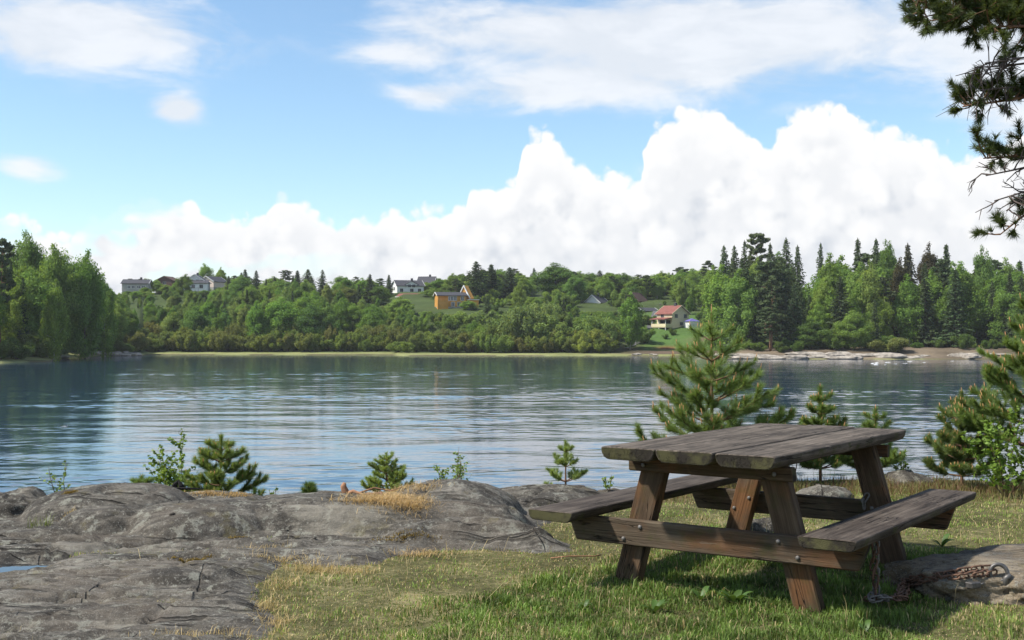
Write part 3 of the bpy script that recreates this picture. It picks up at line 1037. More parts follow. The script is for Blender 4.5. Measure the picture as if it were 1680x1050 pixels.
# orange house with dark roof, balcony and a steep gabled wing
h = house('house', 'long orange timber house with dark roof and steep white-edged gable wing', 739, 503.5, 385, R(14), 9.2, 6.0, 3.6, 1.0, M_ORANGE, M_DARKR,
          [('f', 0.0, 2.0, 0.8, 1.3), ('f', 1.0, 2.0, 0.8, 1.3), ('f', 3.3, 2.0, 0.9, 1.3), ('f', -0.9, 2.0, 0.6, 1.3), ('f', 0.2, 0.15, 1.0, 1.3), ('f', 2.2, 0.15, 1.0, 1.3)], chimney=False, box=(706, 776, 511))
bb = MB(); bb.box(-5.0, -1.6, -4.6, -3.05, -1.2, 1.2); bb.box(-5.0, -1.6, -4.6, -4.5, 1.202, 2.1); bb.box(-5.0, -4.9, -4.498, -3.05, 1.202, 2.1)
bb.build('balcony', M_ORANGE, h)
g = MB(); g.prism([(-2.3, 0), (2.3, 0), (2.3, 3.2), (0, 6.6), (-2.3, 3.2)], -0.4, 1.2, Matrix.Translation((4.9, 0.6, 0)) @ Matrix.Rotation(-0.95, 4, 'Z'))
g.build('gable_wing', M_ORANGE, h)
g = MB()
Mg = Matrix.Translation((4.9, 0.6, 0)) @ Matrix.Rotation(-0.95, 4, 'Z')
for s in (-1, 1):
    g.add([Mg @ Vector((s * xx, yy, zz)) for yy in (-0.75, -0.45) for xx, zz in ((2.6, 2.7), (0, 6.62), (0, 7.1), (2.9, 2.7))],
          [(0, 1, 2, 3), (4, 7, 6, 5), (0, 4, 5, 1), (1, 5, 6, 2), (2, 6, 7, 3), (3, 7, 4, 0)])
g.build('gable_board', M_WHITE, h)
g = MB()
for s in (-1, 1):
    g.add([Mg @ Vector((s * xx, yy, zz)) for yy in (-0.445, 1.4) for xx, zz in ((2.6, 2.72), (0, 6.62), (0, 6.9), (2.75, 2.72))],
          [(0, 1, 2, 3), (4, 7, 6, 5), (0, 4, 5, 1), (1, 5, 6, 2), (2, 6, 7, 3), (3, 7, 4, 0)])
g.build('gable_roof', M_ORANGE, h)
bb = MB(); bb.box(5.0, 8.6, -3.2, 0.8, -0.9, 2.2); bb.build('annex', M_ORANGE, h)
bb = MB(); bb.box(4.9, 8.8, -3.4, 1.0, 2.202, 2.4); bb.build('annex_roof', M_WHITE, h)

# white villa with dark roof and dormer
h = house('house', 'white villa with dark roof, dormer and bright left gable on the hilltop', 669, 483, 452, R(22), 10.4, 7.0, 3.2, 2.0, M_WHITE, M_DARKR,
          [('l', 0, 1.6, 0.9, 1.0), ('f', -3.5, .9, 1.1, 1.1), ('f', 3.5, .9, 1.1, 1.1), ('f', 0.5, 0.9, 1.2, 1.1)], box=(640, 694, 488))
g = MB(); Md = Matrix.Translation((0.4, -3.56, 2.4))
g.prism([(-2.3, 0), (2.3, 0), (2.3, 1.3), (0, 2.4), (-2.3, 1.3)], 0, 3.2, Md); g.build('dormer', M_WHITE, h)
g = MB()
for s in (-1, 1):
    g.add([Md @ Vector((s * xx, yy, zz)) for yy in (-0.3, 3.3) for xx, zz in ((2.7, 1.12), (0, 2.42), (0, 2.57), (2.7, 1.27))],
          [(0, 1, 2, 3), (4, 7, 6, 5), (0, 4, 5, 1), (1, 5, 6, 2), (2, 6, 7, 3), (3, 7, 4, 0)])
g.build('dormer_roof', M_DARKR, h)
for x in (-0.8, 0.8):
    window(h, Matrix.Translation((0.4, -3.56, 2.4)), x, 0.25, 1.0, 0.9, mat=M_GREYW)
g = MB(); g.box(5.4, 7.2, -3.4, 2.0, -.6, 0.6); g.build('terrace', M_GREYW, h)

# dark roofed house behind
house('house', 'dark grey house with big dark roof right behind the white villa', 701, 474, 476, R(-8), 6.5, 7.0, 2.2, 2.6, M_BROWNW, M_DARKR, (), box=(690, 714, 474))

# open carport with red roof
p = at_depth(670, 497, 432)
r = empty('carport', p, R(-12))
tag(r, 'low open carport with red roof below the white villa', 'carport')
g = MB()
g.add([(-4.2, -2.2, 2.1), (4.2, -2.2, 2.1), (4.2, 2.4, 3.3), (-4.2, 2.4, 3.3), (-4.2, -2.2, 2.3), (4.2, -2.2, 2.3), (4.2, 2.4, 3.5), (-4.2, 2.4, 3.5)],
      [(0, 1, 2, 3), (4, 7, 6, 5), (0, 4, 5, 1), (1, 5, 6, 2), (0, 3, 7, 4), (2, 6, 7, 3)])
g.build('roof', M_REDR, r)
MB().box(-3.9, 3.9, 1.9, 2.1, -1.2, 2.9).build('wall', M_BROWNW, r)
MB().box(-3.9, -3.8, -1.9, 1.898, -1.2, 2.0).build('side_wall', M_BROWNW, r); MB().box(3.8, 3.9, -1.9, 1.898, -1.2, 2.0).build('side_wall', M_BROWNW, r)
g = MB(); g.box(-4.3, 4.3, -2.35, -2.21, 2.0, 2.32); g.build('fascia', M_WHITE, r)
HOUSE_BOX.append((654, 690, 498, 432))

# houses on the left part of the hill
house('house', 'long low grey house with dark roof at the left end of the hill', 225, 478, 452, R(4), 9.6, 7.0, 2.9, 1.5, M_GREYW, M_DARKR,
      [('f', -2.2, 1.0, 1.0, 1.0), ('f', -0.6, 1.0, 1.0, 1.0), ('f', 3.2, 1.0, 1.1, 1.0), ('f', 1.4, 1.0, 1.1, 1.0)], box=(200, 250, 478))
house('house', 'brown house with brown gable between the trees on the left hill', 276, 472, 470, R(82), 7.0, 7.4, 2.6, 1.7, M_BROWNW, M_BROWNR, [('l', 0, 1.2, 1.2, 1.0)], chimney=False, box=(262, 291, 470), trim=M_BROWNW)
h = house('house', 'white house with broad white gable and dark lean-to roof on the left hill', 323, 466, 462, R(93), 8.0, 8.6, 0.6, 2.9, M_WHITE, M_DARKR,
          [('l', -1.0, 0.55, 0.9, 0.9), ('l', 1.0, 0.55, 0.9, 0.9)], box=(306, 347, 476))
g = MB(); g.box(-6.6, -4.02, -5.2, 4.7, -3.0, 0.0); lw = g.build('front_wall', M_WHITE, h)
g = MB(); g.add([(-7.0, -5.6, -0.1), (-7.0, 5.1, -0.1), (-3.6, 5.1, 1.25), (-3.6, -5.6, 1.25), (-7.0, -5.6, 0.1), (-7.0, 5.1, 0.1), (-3.6, 5.1, 1.45), (-3.6, -5.6, 1.45)],
                [(0, 1, 2, 3), (4, 7, 6, 5), (0, 4, 5, 1), (1, 5, 6, 2), (0, 3, 7, 4), (2, 6, 7, 3)]); g.build('front_roof', M_DARKR, h)
Mw = Matrix.Translation((-6.6, 0, -3.0)) @ Matrix.Rotation(-PI / 2, 4, 'Z')
for x, w in ((-3.0, 1.2), (0.0, 1.2), (3.2, 2.0)):
    window(h, Mw, -x, 1.2, w, 1.2, mat=M_GREYW)
house('house', 'pale pink gabled house behind the white house on the left hill', 350, 472, 486, R(66), 8.6, 7.0, 2.4, 2.0, M_PINK, M_DARKR, [('l', 0.5, 1.2, 1.0, 1.0)], chimney=False, box=(338, 362, 472))

# houses on the right part of the hill
h = house('house', 'small white house with dark roof and white-edged gable left of the birches', 979, 509, 398, R(58), 6.0, 5.6, 2.6, 2.3, M_WHITE, M_DARKR,
          [('l', 0.9, 0.8, 0.9, 1.2), ('f', -1.2, 0.8, 1.2, 1.1)], box=(962, 998, 511))
h = house('house', 'dark timber house with steep brown roof behind the tall birch', 1043, 505, 402, R(60), 7.0, 5.0, 2.4, 2.6, M_BROWNW, M_BROWNR, (), chimney=False, box=(1038, 1056, 500), trim=M_BROWNW)
h = house('house', 'grey-white two-storey house half hidden by birches left of the yellow house', 1061, 526, 374, R(30), 5.2, 4.2, 3.0, 0.9, M_WHITE, M_DARKR,
          [('l', 0.2, 1.8, 1.2, 1.0), ('f', 0.5, 0.3, 1.6, 1.6)], chimney=False, box=(1049, 1071, 528))
g = MB(); g.box(-3.6, -2.62, -2.1, 2.1, 0.0, 1.3); g.build('balcony', M_WHITE, h)
house('house', 'low brown roof showing behind the willows at mid hill', 882, 492, 440, R(10), 9.0, 6.0, 1.6, 1.2, M_BROWNW, M_BROWNR, (), chimney=False, box=(872, 892, 488), trim=M_BROWNW)
house('house', 'small white cottage glimpsed between the conifers right of the yellow house', 1155, 500, 420, R(20), 4.0, 3.4, 2.6, 1.0, M_WHITE, M_GREYW, (), chimney=False, box=(1151, 1160, 501))

# road up to the houses, guard rail and poles
rv, rf_ = [], []
pth = [(1030, 560, 322), (1045, 556, 328), (1058, 550, 338), (1068, 544, 352), (1076, 540, 372)]
for (px, py, d) in pth:
    q = far_point(px, d)
    for s in (-1, 1):
        x = q.x + s * 0.85
        rv.append((x, q.y, float(far_z(x, q.y)) + 0.12))
me = mesh_np('road', np.array(rv), [(2 * i, 2 * i + 1, 2 * i + 3, 2 * i + 2) for i in range(len(pth) - 1)])
tag(link('road', me, M_ASPH), 'grey road climbing to the yellow house', kind='structure')
q0, q1 = at_depth(1052, 541, 350), at_depth(1079, 540, 350)
r = empty('guard_rail', q0)
tag(r, 'pale guard rail beside the road left of the yellow house', 'guard rail')
dv = q1 - q0
MB().tube([(0, 0, 0), tuple(dv)], 0.10, 6).build('rail', M_CONC, r)
for i in range(4):
    b0 = dv * (i / 3.0)
    MB().tube([tuple(b0 + Vector((0, 0.02, -.1))), tuple(b0 + Vector((0, 0.02, -2.2)))], 0.07, 6).build('post', M_CONC, r)

def pole(px, pyb, pyt, d, label):
    a, b_ = at_depth(px, pyb, d), at_depth(px, pyt, d)
    zt = float(far_z(a.x, a.y))
    r = empty('utility_pole', (a.x, a.y, min(zt, a.z)))
    tag(r, label, 'pole', 'wooden utility poles on the hillside')
    H = b_.z - min(zt, a.z)
    MB().tube([(0, 0, -0.3), (0, 0, H)], [0.14, 0.09], 8).build('shaft', M_POLE, r)
    MB().box(-0.9, 0.9, -0.18, -0.095, H - 0.6, H - 0.48).build('crossarm', M_POLE, r)
    return Vector((a.x, a.y - .14, b_.z - 0.42))
w0 = pole(1083, 536, 497, 362, 'wooden utility pole at the left corner of the yellow house')
w1 = pole(1164, 535, 489, 352, 'grey utility pole among trees right of the violet-roofed pavilion')
w2 = pole(987, 521, 499, 392, 'wooden utility pole in front of the small white dark-roofed house')
w3 = pole(325, 502, 470, 430, 'thin pole standing below the white house on the left hill')
def wire(a, b_, label):
    mb = MB()
    pts = [a.lerp(b_, t / 10) - Vector((0, 0, 4 * (t / 10) * (1 - t / 10) * 0.9)) for t in range(11)]
    mb.tube(pts, 0.025, 4, False)
    tag(mb.build('power_line', M_DARK), label, 'wire', 'wires between the utility poles')
wire(w2, w0, 'thin dark wire from the small white house to the yellow house')
wire(w0, w1, 'thin dark wire passing behind the roof of the yellow house')

# ================================================================ PICNIC TABLE
TX, TY, TYAW = 0.8329, 5.8132, 0.613
TL, TW, TH = 1.99, 0.943, 0.74

def wood(name, stops, moss=0.0, warm=None, axis='x', warm_amt=0.0):
    """weathered timber; grain runs along the local x axis of the piece"""
    m, nt, out = material(name)
    O = objcoord(nt)
    oi = N(nt, 'ShaderNodeObjectInfo')
    off = combxyz(nt, S(nt, oi.outputs['Random']) * 37.0, S(nt, oi.outputs['Random']) * 11.0, S(nt, oi.outputs['Random']) * 23.0)
    va = N(nt, 'ShaderNodeVectorMath', operation='ADD')
    put(nt, va.inputs[0], O); put(nt, va.inputs[1], off)
    V = va.outputs[0]
    warpn = noise(nt, mapping(nt, V, (1.2, 4, 4)), 1.5, 3.0, 0.5)
    g1 = noise(nt, mapping(nt, V, (1.6, 42, 42)), 1.0, 6.0, 0.65, 0.6)
    g2 = noise(nt, mapping(nt, V, (5.0, 190, 190)), 1.0, 4.0, 0.7)
    blot = noise(nt, mapping(nt, V, (2.2, 5, 5)), 1.6, 5.0, 0.6)
    rings = (S(nt, N(nt, 'ShaderNodeTexWave').outputs[0]) * 0.0)
    f = g1 * 0.55 + g2 * 0.25 + blot * 0.35 - 0.08
    c = ramp(nt, f, stops)
    if warm:
        wn = noise(nt, mapping(nt, V, (1.5, 3, 3), loc=(3, 1, 2)), 1.8, 4.0, 0.55)
        c = mixc(nt, wn.smooth(0.62 - 0.25 * warm_amt, 0.80 - 0.25 * warm_amt) * 0.8, c, mixc(nt, g1.smooth(0.35, 0.65), tuple(q * 0.55 for q in warm), warm))
    crack = noise(nt, mapping(nt, V, (0.9, 16, 16), loc=(1, 7, 3)), 1.6, 3.0, 0.5)
    ck = (crack - 0.5).abs().smooth(0.016, 0.0)
    ck = ck * noise(nt, mapping(nt, V, (1.5, 3, 3)), 1.4, 2.0).smooth(0.47, 0.56)
    c = mixc(nt, ck * 0.85, c, (0.012, 0.010, 0.008))
    pale = noise(nt, mapping(nt, V, (6, 60, 60), loc=(5, 2, 2)), 1.0, 4.0, 0.7)
    c = mixc(nt, pale.smooth(0.62, 0.75) * 0.45, c, tuple(min(1, q * 1.7) for q in stops[-1][1]))
    if moss:
        mn = noise(nt, mapping(nt, V, (5, 5, 5)), 2.2, 6.0, 0.7)
        sx, sy, sz = sepxyz(nt, N(nt, 'ShaderNodeNewGeometry').outputs['Normal'])
        c = mixc(nt, mn.smooth(0.50, 0.66) * moss * (1.0 - sz.smooth(0.2, 0.6)), c, (0.050, 0.058, 0.012))
    onx, ony, onz = sepxyz(nt, N(nt, 'ShaderNodeTexCoord').outputs['Normal'])
    endg = onx.abs().smooth(0.75, 0.95)            # open end grain holds dirt and algae
    c = mixc(nt, endg, c, mixc(nt, blot.smooth(0.42, 0.62), (0.026, 0.022, 0.017), (0.070, 0.066, 0.030)))
    h = g1 * 0.5 + g2 * 0.35 - ck * 1.2
    principled(nt, out, c, 0.82, 0.16, 0.0, bump(nt, h, 0.9, 0.009))
    return m

W_TOP = wood('weathered_plank', [(0.34, (0.018, 0.014, 0.011)), (0.46, (0.076, 0.062, 0.049)), (0.57, (0.150, 0.124, 0.099)), (0.74, (0.29, 0.248, 0.202))], moss=0.7)
W_BENCH = wood('weathered_bench_plank', [(0.34, (0.014, 0.011, 0.009)), (0.46, (0.052, 0.041, 0.033)), (0.57, (0.098, 0.080, 0.065)), (0.74, (0.18, 0.152, 0.125))], moss=0.5)
W_LEG = wood('brown_timber', [(0.30, (0.030, 0.020, 0.012)), (0.48, (0.075, 0.050, 0.031)), (0.62, (0.118, 0.083, 0.053)), (0.8, (0.175, 0.130, 0.088))], moss=0.25, warm=(0.19, 0.088, 0.036), warm_amt=0.6)
W_BAR = wood('brown_crossbar_timber', [(0.30, (0.034, 0.025, 0.017)), (0.48, (0.080, 0.060, 0.041)), (0.62, (0.120, 0.094, 0.065)), (0.8, (0.17, 0.138, 0.100))], moss=0.35, warm=(0.16, 0.080, 0.038), warm_amt=0.5)
M_BOLT = plain('galvanised_steel', (0.17, 0.16, 0.15), 0.65, 0.35, 0.5, var=0.25, scale=60.0)
M_CHAIN = plain('rusty_chain_steel', (0.13, 0.075, 0.05), 0.7, 0.4, 0.4, var=0.45, scale=40.0)
M_LOCK = plain('padlock_metal', (0.12, 0.115, 0.11), 0.5, 0.5, 0.6, var=0.3, scale=40.0)

table = empty('picnic_table', (TX, TY, GZ), -TYAW)
tag(table, 'weathered dark timber picnic table with attached benches on the grass', 'picnic table')
# local frame: x across (photo v), y along the table away from the camera (photo u)

def beam(name, profile, length, mat, parent, M, seg=24, wob=0.0015, taper=None, seed=0):
    """timber with a (y,z) profile, long axis local x from 0 to length, slightly uneven; each piece keeps its own grain axes"""
    n = len(profile)
    xs_ = np.linspace(0, length, seg + 1)
    # rounded ends: pull the first and last ring in a little
    xs_ = np.concatenate([[0.0], [0.004], xs_[1:-1], [length - 0.004], [length]])
    prof = np.array(profile)
    cen = prof.mean(0)
    vs = []
    for i, x in enumerate(xs_):
        k = 0.004 if i in (0, len(xs_) - 1) else 0.0
        pr_ = prof.copy()
        dlt = pr_ - cen
        pr_ = pr_ - np.sign(dlt) * np.minimum(np.abs(dlt), k)
        nz = np.stack([fbm(np.full(n, x * 6.0), pr_[:, 0] * 20 + seed * 7.7, pr_[:, 1] * 20, 3), fbm(np.full(n, x * 6.0) + 40, pr_[:, 0] * 20, pr_[:, 1] * 20 + seed * 3.1, 3)], -1)
        pr_ = pr_ + nz * wob
        xo = x + (0.006 * fbm(pr_[:, 0] * 12, pr_[:, 1] * 12, seed * 1.7, 2) if i < 2 or i > len(xs_) - 3 else 0.0)
        if taper is not None:
            pr_, xo = taper(x, pr_, xo)
        vs.append(np.stack([np.full(n, 1.0) * xo, pr_[:, 0], pr_[:, 1]], -1))
    V = np.concatenate(vs)
    fs = []
    for i in range(len(xs_) - 1):
        for k in range(n):
            k2 = (k + 1) % n
            fs.append((i * n + k, i * n + k2, (i + 1) * n + k2, (i + 1) * n + k))
    fs.append(tuple(range(n - 1, -1, -1)))
    fs.append(tuple((len(xs_) - 1) * n + k for k in range(n)))
    me = mesh_np(name, V, fs)
    o = link(name, me, mat, parent)
    o.matrix_local = M
    return o

def plank_profile(w, t, ch=0.042, worn=0.010):
    h = w / 2
    return [(-h + worn * 1.4, 0), (-h * 0.5, 0.0012), (0, 0.0008), (h * 0.5, 0.0012), (h - worn * 1.4, 0), (h - worn * .4, -worn * .35), (h, -worn), (h - 0.003, -t * 0.45), (h - ch * 0.45, -t * 0.80), (h - ch, -t * 0.97), (h - ch * 1.5, -t),
            (-h + ch * 1.5, -t), (-h + ch, -t * 0.97), (-h + ch * 0.45, -t * 0.80), (-h + 0.003, -t * 0.45), (-h, -worn), (-h + worn * .4, -worn * .35)][::-1]

def box_profile(w, t, b=0.006):
    h, q = w / 2, t / 2
    return [(-h + b, -q), (h - b, -q), (h, -q + b), (h, q - b), (h - b, q), (-h + b, q), (-h, q - b), (-h, -q + b)]

def frame(origin, xaxis, zaxis):
    x = Vector(xaxis).normalized()
    z = Vector(zaxis)
    z = (z - x * z.dot(x)).normalized()
    y = z.cross(x)
    M = Matrix((x, y, z)).transposed().to_4x4()
    M.translation = origin
    return M

pw = TW / 3 - 0.010
for i in range(3):
    v0 = -TW / 2 + TW / 6 + i * TW / 3
    beam('table_plank', plank_profile(pw, 0.064, 0.034, 0.007), TL + (0.0, 0.012, -0.008)[i], W_TOP, table, frame((v0, (0.0, -0.004, 0.006)[i], TH + (0, .002, -.001)[i]), (0, 1, 0), (0, 0, 1)), 30, 0.0016, seed=i)
for i, s in enumerate((-1, 1)):
    beam('bench_plank', plank_profile(0.272, 0.054, 0.026, 0.007), 2.04, W_BENCH, table, frame((s * (0.5986 + 0.1375), -0.065, 0.399), (0, 1, 0), (0, 0, 1)), 30, 0.0016, seed=5 + i)
U1, U2 = 0.335, TL - 0.335
for ui, u in enumerate((U1, U2)):
    out_dir = -1 if ui == 0 else 1                # crossbar lies on the outer face of the legs
    for s in (-1, 1):
        foot, topp = Vector((s * 0.515, u, -0.06)), Vector((s * 0.315, u, 0.668))
        ax = topp - foot
        beam('leg', box_profile(0.072, 0.135), ax.length, W_LEG, table, frame(foot, ax, Vector((s * 1.0, 0, 0.2))), 14, 0.002, seed=10 + ui * 2 + (s > 0))
    def tap(x, pr_, xo, Lb=1.64):
        cut = 0.05                                # ends sawn at a slant, lower edge shorter
        if x <= 0.005:
            xo = xo + cut * np.clip((0.02 - pr_[:, 1]) / 0.085, 0, 1)
        if x >= Lb - 0.005:
            xo = xo - cut * np.clip((0.02 - pr_[:, 1]) / 0.085, 0, 1)
        return pr_, xo
    beam('crossbar', box_profile(0.048, 0.134), 1.64, W_BAR, table, frame((-0.82, u + out_dir * (0.036 + 0.0265), 0.272), (1, 0, 0), (0, 0, 1)), 20, 0.002, tap, seed=20 + ui)
    beam('cleat', box_profile(0.046, 0.070), 0.90, W_LEG, table, frame((-0.45, u + out_dir * (0.036 + 0.0255), 0.631), (1, 0, 0), (0, 0, 1)), 12, 0.002, seed=24 + ui)
    for s in (-1, 1):                             # coach bolts
        for (v, z) in ((0.38, 0.307), (0.478, 0.238), (0.36, 0.63)):
            mb = MB()
            rings = [(0.0115, 0.0), (0.0115, 0.002), (0.010, 0.005), (0.007, 0.008), (0.003, 0.009)]
            n = 12
            vs, fs = [], []
            face_u = u + out_dir * (0.036 + 0.0265 + 0.0245)
            if ui == 1:
                face_u = u - 0.0365                # at the far end the heads sit on the legs' inner face, towards the camera
                if z > 0.6: continue
            for (rr_, hh) in rings:
                for k in range(n):
                    w = 2 * PI * k / n
                    vs.append((s * v + math.cos(w) * rr_, face_u - hh, z + math.sin(w) * rr_))
            for a in range(len(rings) - 1):
                for k in range(n):
                    fs.append((a * n + k, a * n + (k + 1) % n, (a + 1) * n + (k + 1) % n, (a + 1) * n + k))
            fs.append(tuple((len(rings) - 1) * n + k for k in range(n)))
            mb.add(vs, fs)
            mb.build('bolt', M_BOLT, table, True)

TM = Matrix.Translation((TX, TY, GZ)) @ Matrix.Rotation(-TYAW, 4, 'Z')

# ---- security chain from the table to the ring in the rock
def link_mesh(r=0.0050, l=0.019, w=0.0135):
    mb = MB()
    pts = []
    for k in range(20):
        a = 2 * PI * k / 20
        x, y = math.cos(a) * w, math.sin(a) * w
        pts.append((x + (l if abs(math.cos(a)) < 0 else (l if x > 0 else -l)) * 0.9, y, 0))
    pts.append(pts[0])
    mb.tube(pts, r, 6, False)
    return mb.mesh('chain_link', True)
LINK = link_mesh()
LINK.materials.append(M_CHAIN)
LINKS2 = LINK.copy(); LINKS2.materials.clear(); LINKS2.materials.append(M_BOLT)

def chain(name, pts, label, me=LINK, step=0.040, jit=0.004):
    root = empty(name, pts[0])
    tag(root, label, 'chain', 'chains that hold the picnic table')
    pts = [Vector(p) for p in pts]
    cum_, tot = [0.0], 0.0
    for a, b_ in zip(pts, pts[1:]):
        tot += (b_ - a).length
        cum_.append(tot)
    n = int(tot / step)
    rr2 = random.Random(len(name) + n)
    for i in range(n):
        s_ = (i + 0.5) * step
        j = max(k for k in range(len(cum_) - 1) if cum_[k] <= s_)
        t = (s_ - cum_[j]) / max(1e-6, cum_[j + 1] - cum_[j])
        p = pts[j].lerp(pts[j + 1], t) + Vector((rr2.gauss(0, jit), rr2.gauss(0, jit), abs(rr2.gauss(0, jit)) * .6))
        d = (pts[j + 1] - pts[j]).normalized() + Vector((rr2.gauss(0, .12), rr2.gauss(0, .12), rr2.gauss(0, .12)))
        up = Vector((0, 0, 1)) if abs(d.normalized().z) < 0.8 else Vector((0, 1, 0))
        M = frame(p, d, up) @ Matrix.Rotation((PI / 2 if i % 2 else 0) + rr2.gauss(0.5, .25), 4, 'X')
        o = link('chain_link', me, None, root)
        o.matrix_local = Matrix.Translation(-pts[0]) @ M
    return root

def slab_top(px, py):
    """first hit of a photo pixel with the flat slab on the right"""
    bpy.context.view_layer.update()
    inv = SLAB.matrix_world.inverted()
    o = inv @ Vector((0, 0, CAMZ))
    d = (inv.to_3x3() @ ray(px, py)).normalized()
    ok, loc, nrm, _ = SLAB.ray_cast(o, d)
    return (SLAB.matrix_world @ loc) if ok else on_soil(px, py)

anchor = slab_top(1640, 952)
hang = at_depth(1434, 893, (TM @ Vector((0.70, 0.50, 0.3))).y)
hang_g = Vector((hang.x, hang.y, GZ + 0.03))
pile = Vector((hang.x + 0.02, hang.y - 0.03, GZ + 0.03))
P1 = [slab_top(q[0], q[1]) + Vector((0, 0, 0.016)) for q in ((1490, 966), (1530, 958), (1570, 952), (1605, 948), (1632, 945))]
P2 = [slab_top(q[0], q[1]) + Vector((0, 0, 0.016)) for q in ((1485, 957), (1540, 949), (1590, 940), (1628, 936))]
chain('chain', [hang, hang_g, pile + Vector((-0.05, 0.02, 0.0)), pile + Vector((0.06, -0.03, 0.01)), pile + Vector((0.12, 0.0, 0.0))] + P1, 'rusty chain lying over the rock from the table to the iron ring')
chain('chain', [hang + Vector((0.016, 0.02, 0.03)), hang_g + Vector((0.016, 0.02, 0.0)), pile + Vector((0.02, -0.06, 0.015)), pile + Vector((-0.06, -0.05, 0.01)), pile + Vector((-0.02, 0.04, 0.02))], 'bright steel chain hanging below the right bench in a small heap', LINKS2)
chain('chain', [pile + Vector((0.10, 0.05, 0.0))] + P2, 'second rusty chain strand beside the first on the rock')
cl = TM @ Vector((0.30, U2 - 0.04, 0.40))
chain('chain', [at_depth(1423, 812, cl.y - .04), at_depth(1417, 822, cl.y - .04), at_depth(1418, 842, cl.y - .04)], 'short piece of chain round the rear right table leg', LINKS2, jit=0.002)

r = empty('ring_bolt', anchor)
tag(r, 'thick iron ring fixed to the rock at the end of the chain', 'ring')
mb = MB()
mb.tube([(0.040 * math.cos(a), 0.02 * math.sin(a * .5), 0.034 + 0.042 * math.sin(a)) for a in np.linspace(0, 2 * PI, 25)], 0.0105, 10, False)
mb.build('ring', M_LOCK, r, True)
MB().tube([(0.03, 0.0, -0.06), (0.03, 0.0, 0.01), (0.05, -0.01, 0.03)], [0.017, 0.016, 0.013], 10).build('shank', M_LOCK, r, True)
pl = slab_top(1596, 965)
r = empty('padlock', pl + Vector((0, 0, 0.018)), 0.5)
tag(r, 'dark metal padlock lying on the rock below the iron ring', 'padlock')
MB().box(-0.034, 0.034, -0.024, 0.024, -0.016, 0.014, bevel=0.004).build('lock_body', M_LOCK, r)
MB().tube([(0.034, -0.015, 0), (0.060, -0.015, 0.002), (0.068, 0, 0.003), (0.060, 0.015, 0.002), (0.034, 0.015, 0)], 0.005, 8).build('shackle', M_BOLT, r, True)

# ================================================================ TREES ACROSS THE RIVER
M_LEAF = foliage_mat('far_leaves', 0.48, 0.7, 0.1, var=0.30)
M_NEEDLEF = foliage_mat('far_needles', 0.20, 0.7, 0.1, var=0.35)
M_BARKW = plain('birch_bark', (0.50, 0.47, 0.42), 0.8, var=0.35, scale=3.0)
M_BARKD = plain('dark_bark', (0.075, 0.058, 0.045), 0.9, var=0.3, scale=3.0)
M_BARKP = plain('pine_bark', (0.20, 0.11, 0.065), 0.9, var=0.35, scale=3.0)


def leaf_faces(cen, size, rng, droop=0.0, aspect=1.5, nrm=None):
    """a small leaf face (rhombus) at every centre; with nrm given, leaves roughly face that way as on a real crown"""
    n = len(cen)
    if nrm is None:
        d = rng.normal(size=(n, 3))
        d[:, 2] = d[:, 2] * (0.6 if droop == 0 else 0.35) - droop
        d /= np.linalg.norm(d, axis=1)[:, None]
        e = rng.normal(size=(n, 3))
    else:
        nn = nrm + rng.normal(0, 0.70, (n, 3))
        nn /= np.linalg.norm(nn, axis=1)[:, None]
        d = rng.normal(size=(n, 3))
        d[:, 2] -= droop * 2
        d -= nn * (d * nn).sum(1)[:, None]
        d /= np.linalg.norm(d, axis=1)[:, None]
        e = np.cross(nn, d)
    e -= d * (e * d).sum(1)[:, None]
    e /= np.linalg.norm(e, axis=1)[:, None]
    s = (size * rng.uniform(0.6, 1.35, n))[:, None]
    a, b = d * s * aspect * 0.5, e * s * 0.5
    v = np.stack([cen - a, cen - a * 0.1 + b, cen + a, cen - a * 0.1 - b], 1).reshape(-1, 3)
    f = np.arange(n * 4).reshape(n, 4)
    return v, f


def tree_proto(trunk_mb, v, f, rng, crown_mat, bark, kind):
    tm = trunk_mb.mesh(kind + '_trunk', True)
    tm.materials.append(bark)
    cmesh = mesh_np(kind + '_crown', v, f, False, tint=rng.uniform(0, 1, len(f)))
    cmesh.materials.append(crown_mat)
    return (tm, cmesh)


